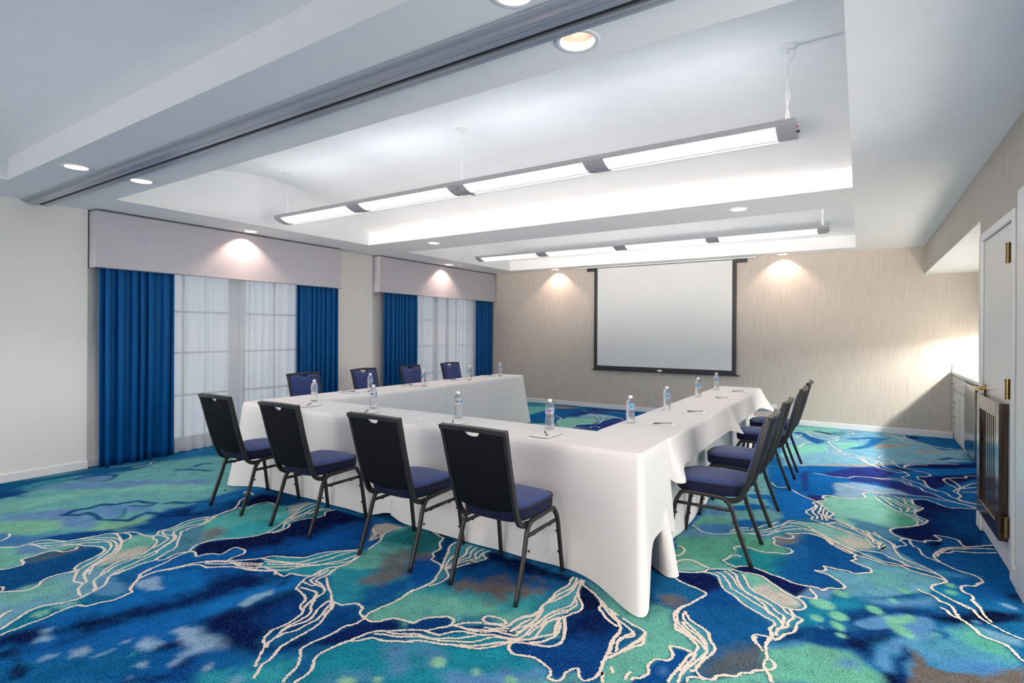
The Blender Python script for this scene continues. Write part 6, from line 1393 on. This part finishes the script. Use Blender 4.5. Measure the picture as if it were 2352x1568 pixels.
pads = [(-4.275, 3.165, .10, 'on the front table between the first two dark chair backs'), (-3.51, 3.165, -.05, 'on the front table at the edge of the third dark chair back'),
        (-2.57, 3.165, .0, 'on the front table at the edge of the fourth dark chair back'), (-1.765, 3.16, 0, 'on the front table in full view beside the bottle'),
        (-4.84, 4.11, PI/2, 'on the window-side table below the chair at the pale pier'), (-4.86, 5.06, PI/2, 'on the window-side table by the chair at the far curtain'),
        (-4.91, 5.99, PI/2, 'on the window-side table below the last window-side chair'), (-4.92, 6.92, PI/2, 'on the window-side table near its far end'),
        (-1.243, 4.01, -PI/2, 'nearest the front corner on the side row'), (-1.20, 4.79, -PI/2, 'second from the front corner on the side row'),
        (-1.225, 5.99, -PI/2, 'third from the front corner on the side row'), (-1.205, 6.77, -PI/2, 'farthest along the side row')]
pendir = [2.0, 1.9, 2.1, 2.55, 2.1, 2.1, 2.1, 2.1, 2.35, 2.3, 2.3, 2.3]
p0 = q0 = None
for (x, y, rz, l), pr in zip(pads, pendir):
    lp = 'white notepad '+l; lq = 'pen on notepad '+l.replace('on the ', 'of the ', 1)
    if p0 is None: p0 = make_pad(lp); p0.location = (x, y, ZT); p0.rotation_euler[2] = rz
    else: dup(p0, (x, y, ZT), rz, lp)
    side_row = x > -1.5
    a = {True: math.atan2(-.11, -.10)-PI/2, False: (math.atan2(-.13, .09) if y < 3.4 else -2.2)}[side_row]
    if side_row: a = math.atan2(.10, .11)+PI/2
    elif y < 3.4: a = math.atan2(.157, -.115)-PI/2
    else: a = math.atan2(.12, .12)+PI/2+PI
    if q0 is None: q0 = make_pen(lq); q0.location = (x, y, ZT+.006); q0.rotation_euler[2] = a
    else: dup(q0, (x, y, ZT+.006), a, lq)
bm = bmesh.new(); n = 20; ring = [bm.verts.new((.055*math.cos(2*PI*k/n)*(1+.15*math.sin(2*PI*k/n*2)), .035*math.sin(2*PI*k/n), .0)) for k in range(n)]
ring2 = [bm.verts.new((v.co.x*.8, v.co.y*.8, .004)) for v in ring]
for k in range(n): bm.faces.new((ring[k], ring[(k+1) % n], ring2[(k+1) % n], ring2[k]))
bm.faces.new(ring2); bm.faces.new(list(reversed(ring)))
o = obj('white_oval', bm, M['paper_white'], None, True); o.location = (-2.87, 3.13, ZT); o.rotation_euler[2] = -.9; tag(o, 'small flat white oval on the front tablecloth near the middle seam', 'paper scrap')  # low white oval lying on the front cloth

# ------------------------------------------------------------------ light and render look
w = bpy.data.worlds.new('world'); sc.world = w; w.use_nodes = True
bg = w.node_tree.nodes['Background']; bg.inputs[0].default_value = (.74, .78, .86, 1); bg.inputs[1].default_value = WORLD
def area(name, loc, rot, sx, sy, e, col):
    l = bpy.data.lights.new(name, 'AREA'); l.shape = 'RECTANGLE'; l.size = sx; l.size_y = sy; l.energy = e; l.color = col
    o = bpy.data.objects.new(name, l); COL.objects.link(o); o.location = loc; o.rotation_euler = rot; return o
area('rear_overhead_fill', (-3.0, -2.65, HC-.02), (0, 0, 0), 5.0, 1.2, REAR, (1, .97, .94))  # unseen overhead fill added at the rear, no fixture modelled
up_ = area('ceiling_fill', (-3.0, -2.9, .45), (math.radians(90+UPEL), 0, 0), 6.6, .5, UPL, UPC)      # unseen fill added behind the camera to lift the ceiling
up_.data.spread = math.radians(UPSP)
area('right_fill_light', (2.2, 2.45, 1.25), (0, PI/2, 0), 2.0, 3.2, SIDEFILL, (1, .96, .91))  # fill added from the right to brighten the window-side walls and valances
area('rear_wall_fill', (-3.0, YF+.03, 1.15), (PI/2, 0, 0), 7.0, 1.9, REARFILL, (1, .90, .80)).data.spread = math.radians(75)  # unseen fill added along the rear wall, which has no window
sc.cycles.use_denoising = True
try: sc.cycles.denoiser = 'OPENIMAGEDENOISE'
except Exception: pass
sc.cycles.max_bounces = 12; sc.cycles.diffuse_bounces = 7; sc.cycles.glossy_bounces = 4; sc.cycles.transmission_bounces = 8; sc.cycles.transparent_max_bounces = 16
sc.cycles.caustics_reflective = False; sc.cycles.caustics_refractive = False; sc.cycles.sample_clamp_indirect = 6
sc.view_settings.view_transform = 'Standard'; sc.view_settings.look = 'None'; sc.view_settings.gamma = 1; sc.view_settings.use_curve_mapping = False
sc.view_settings.exposure = EXPO
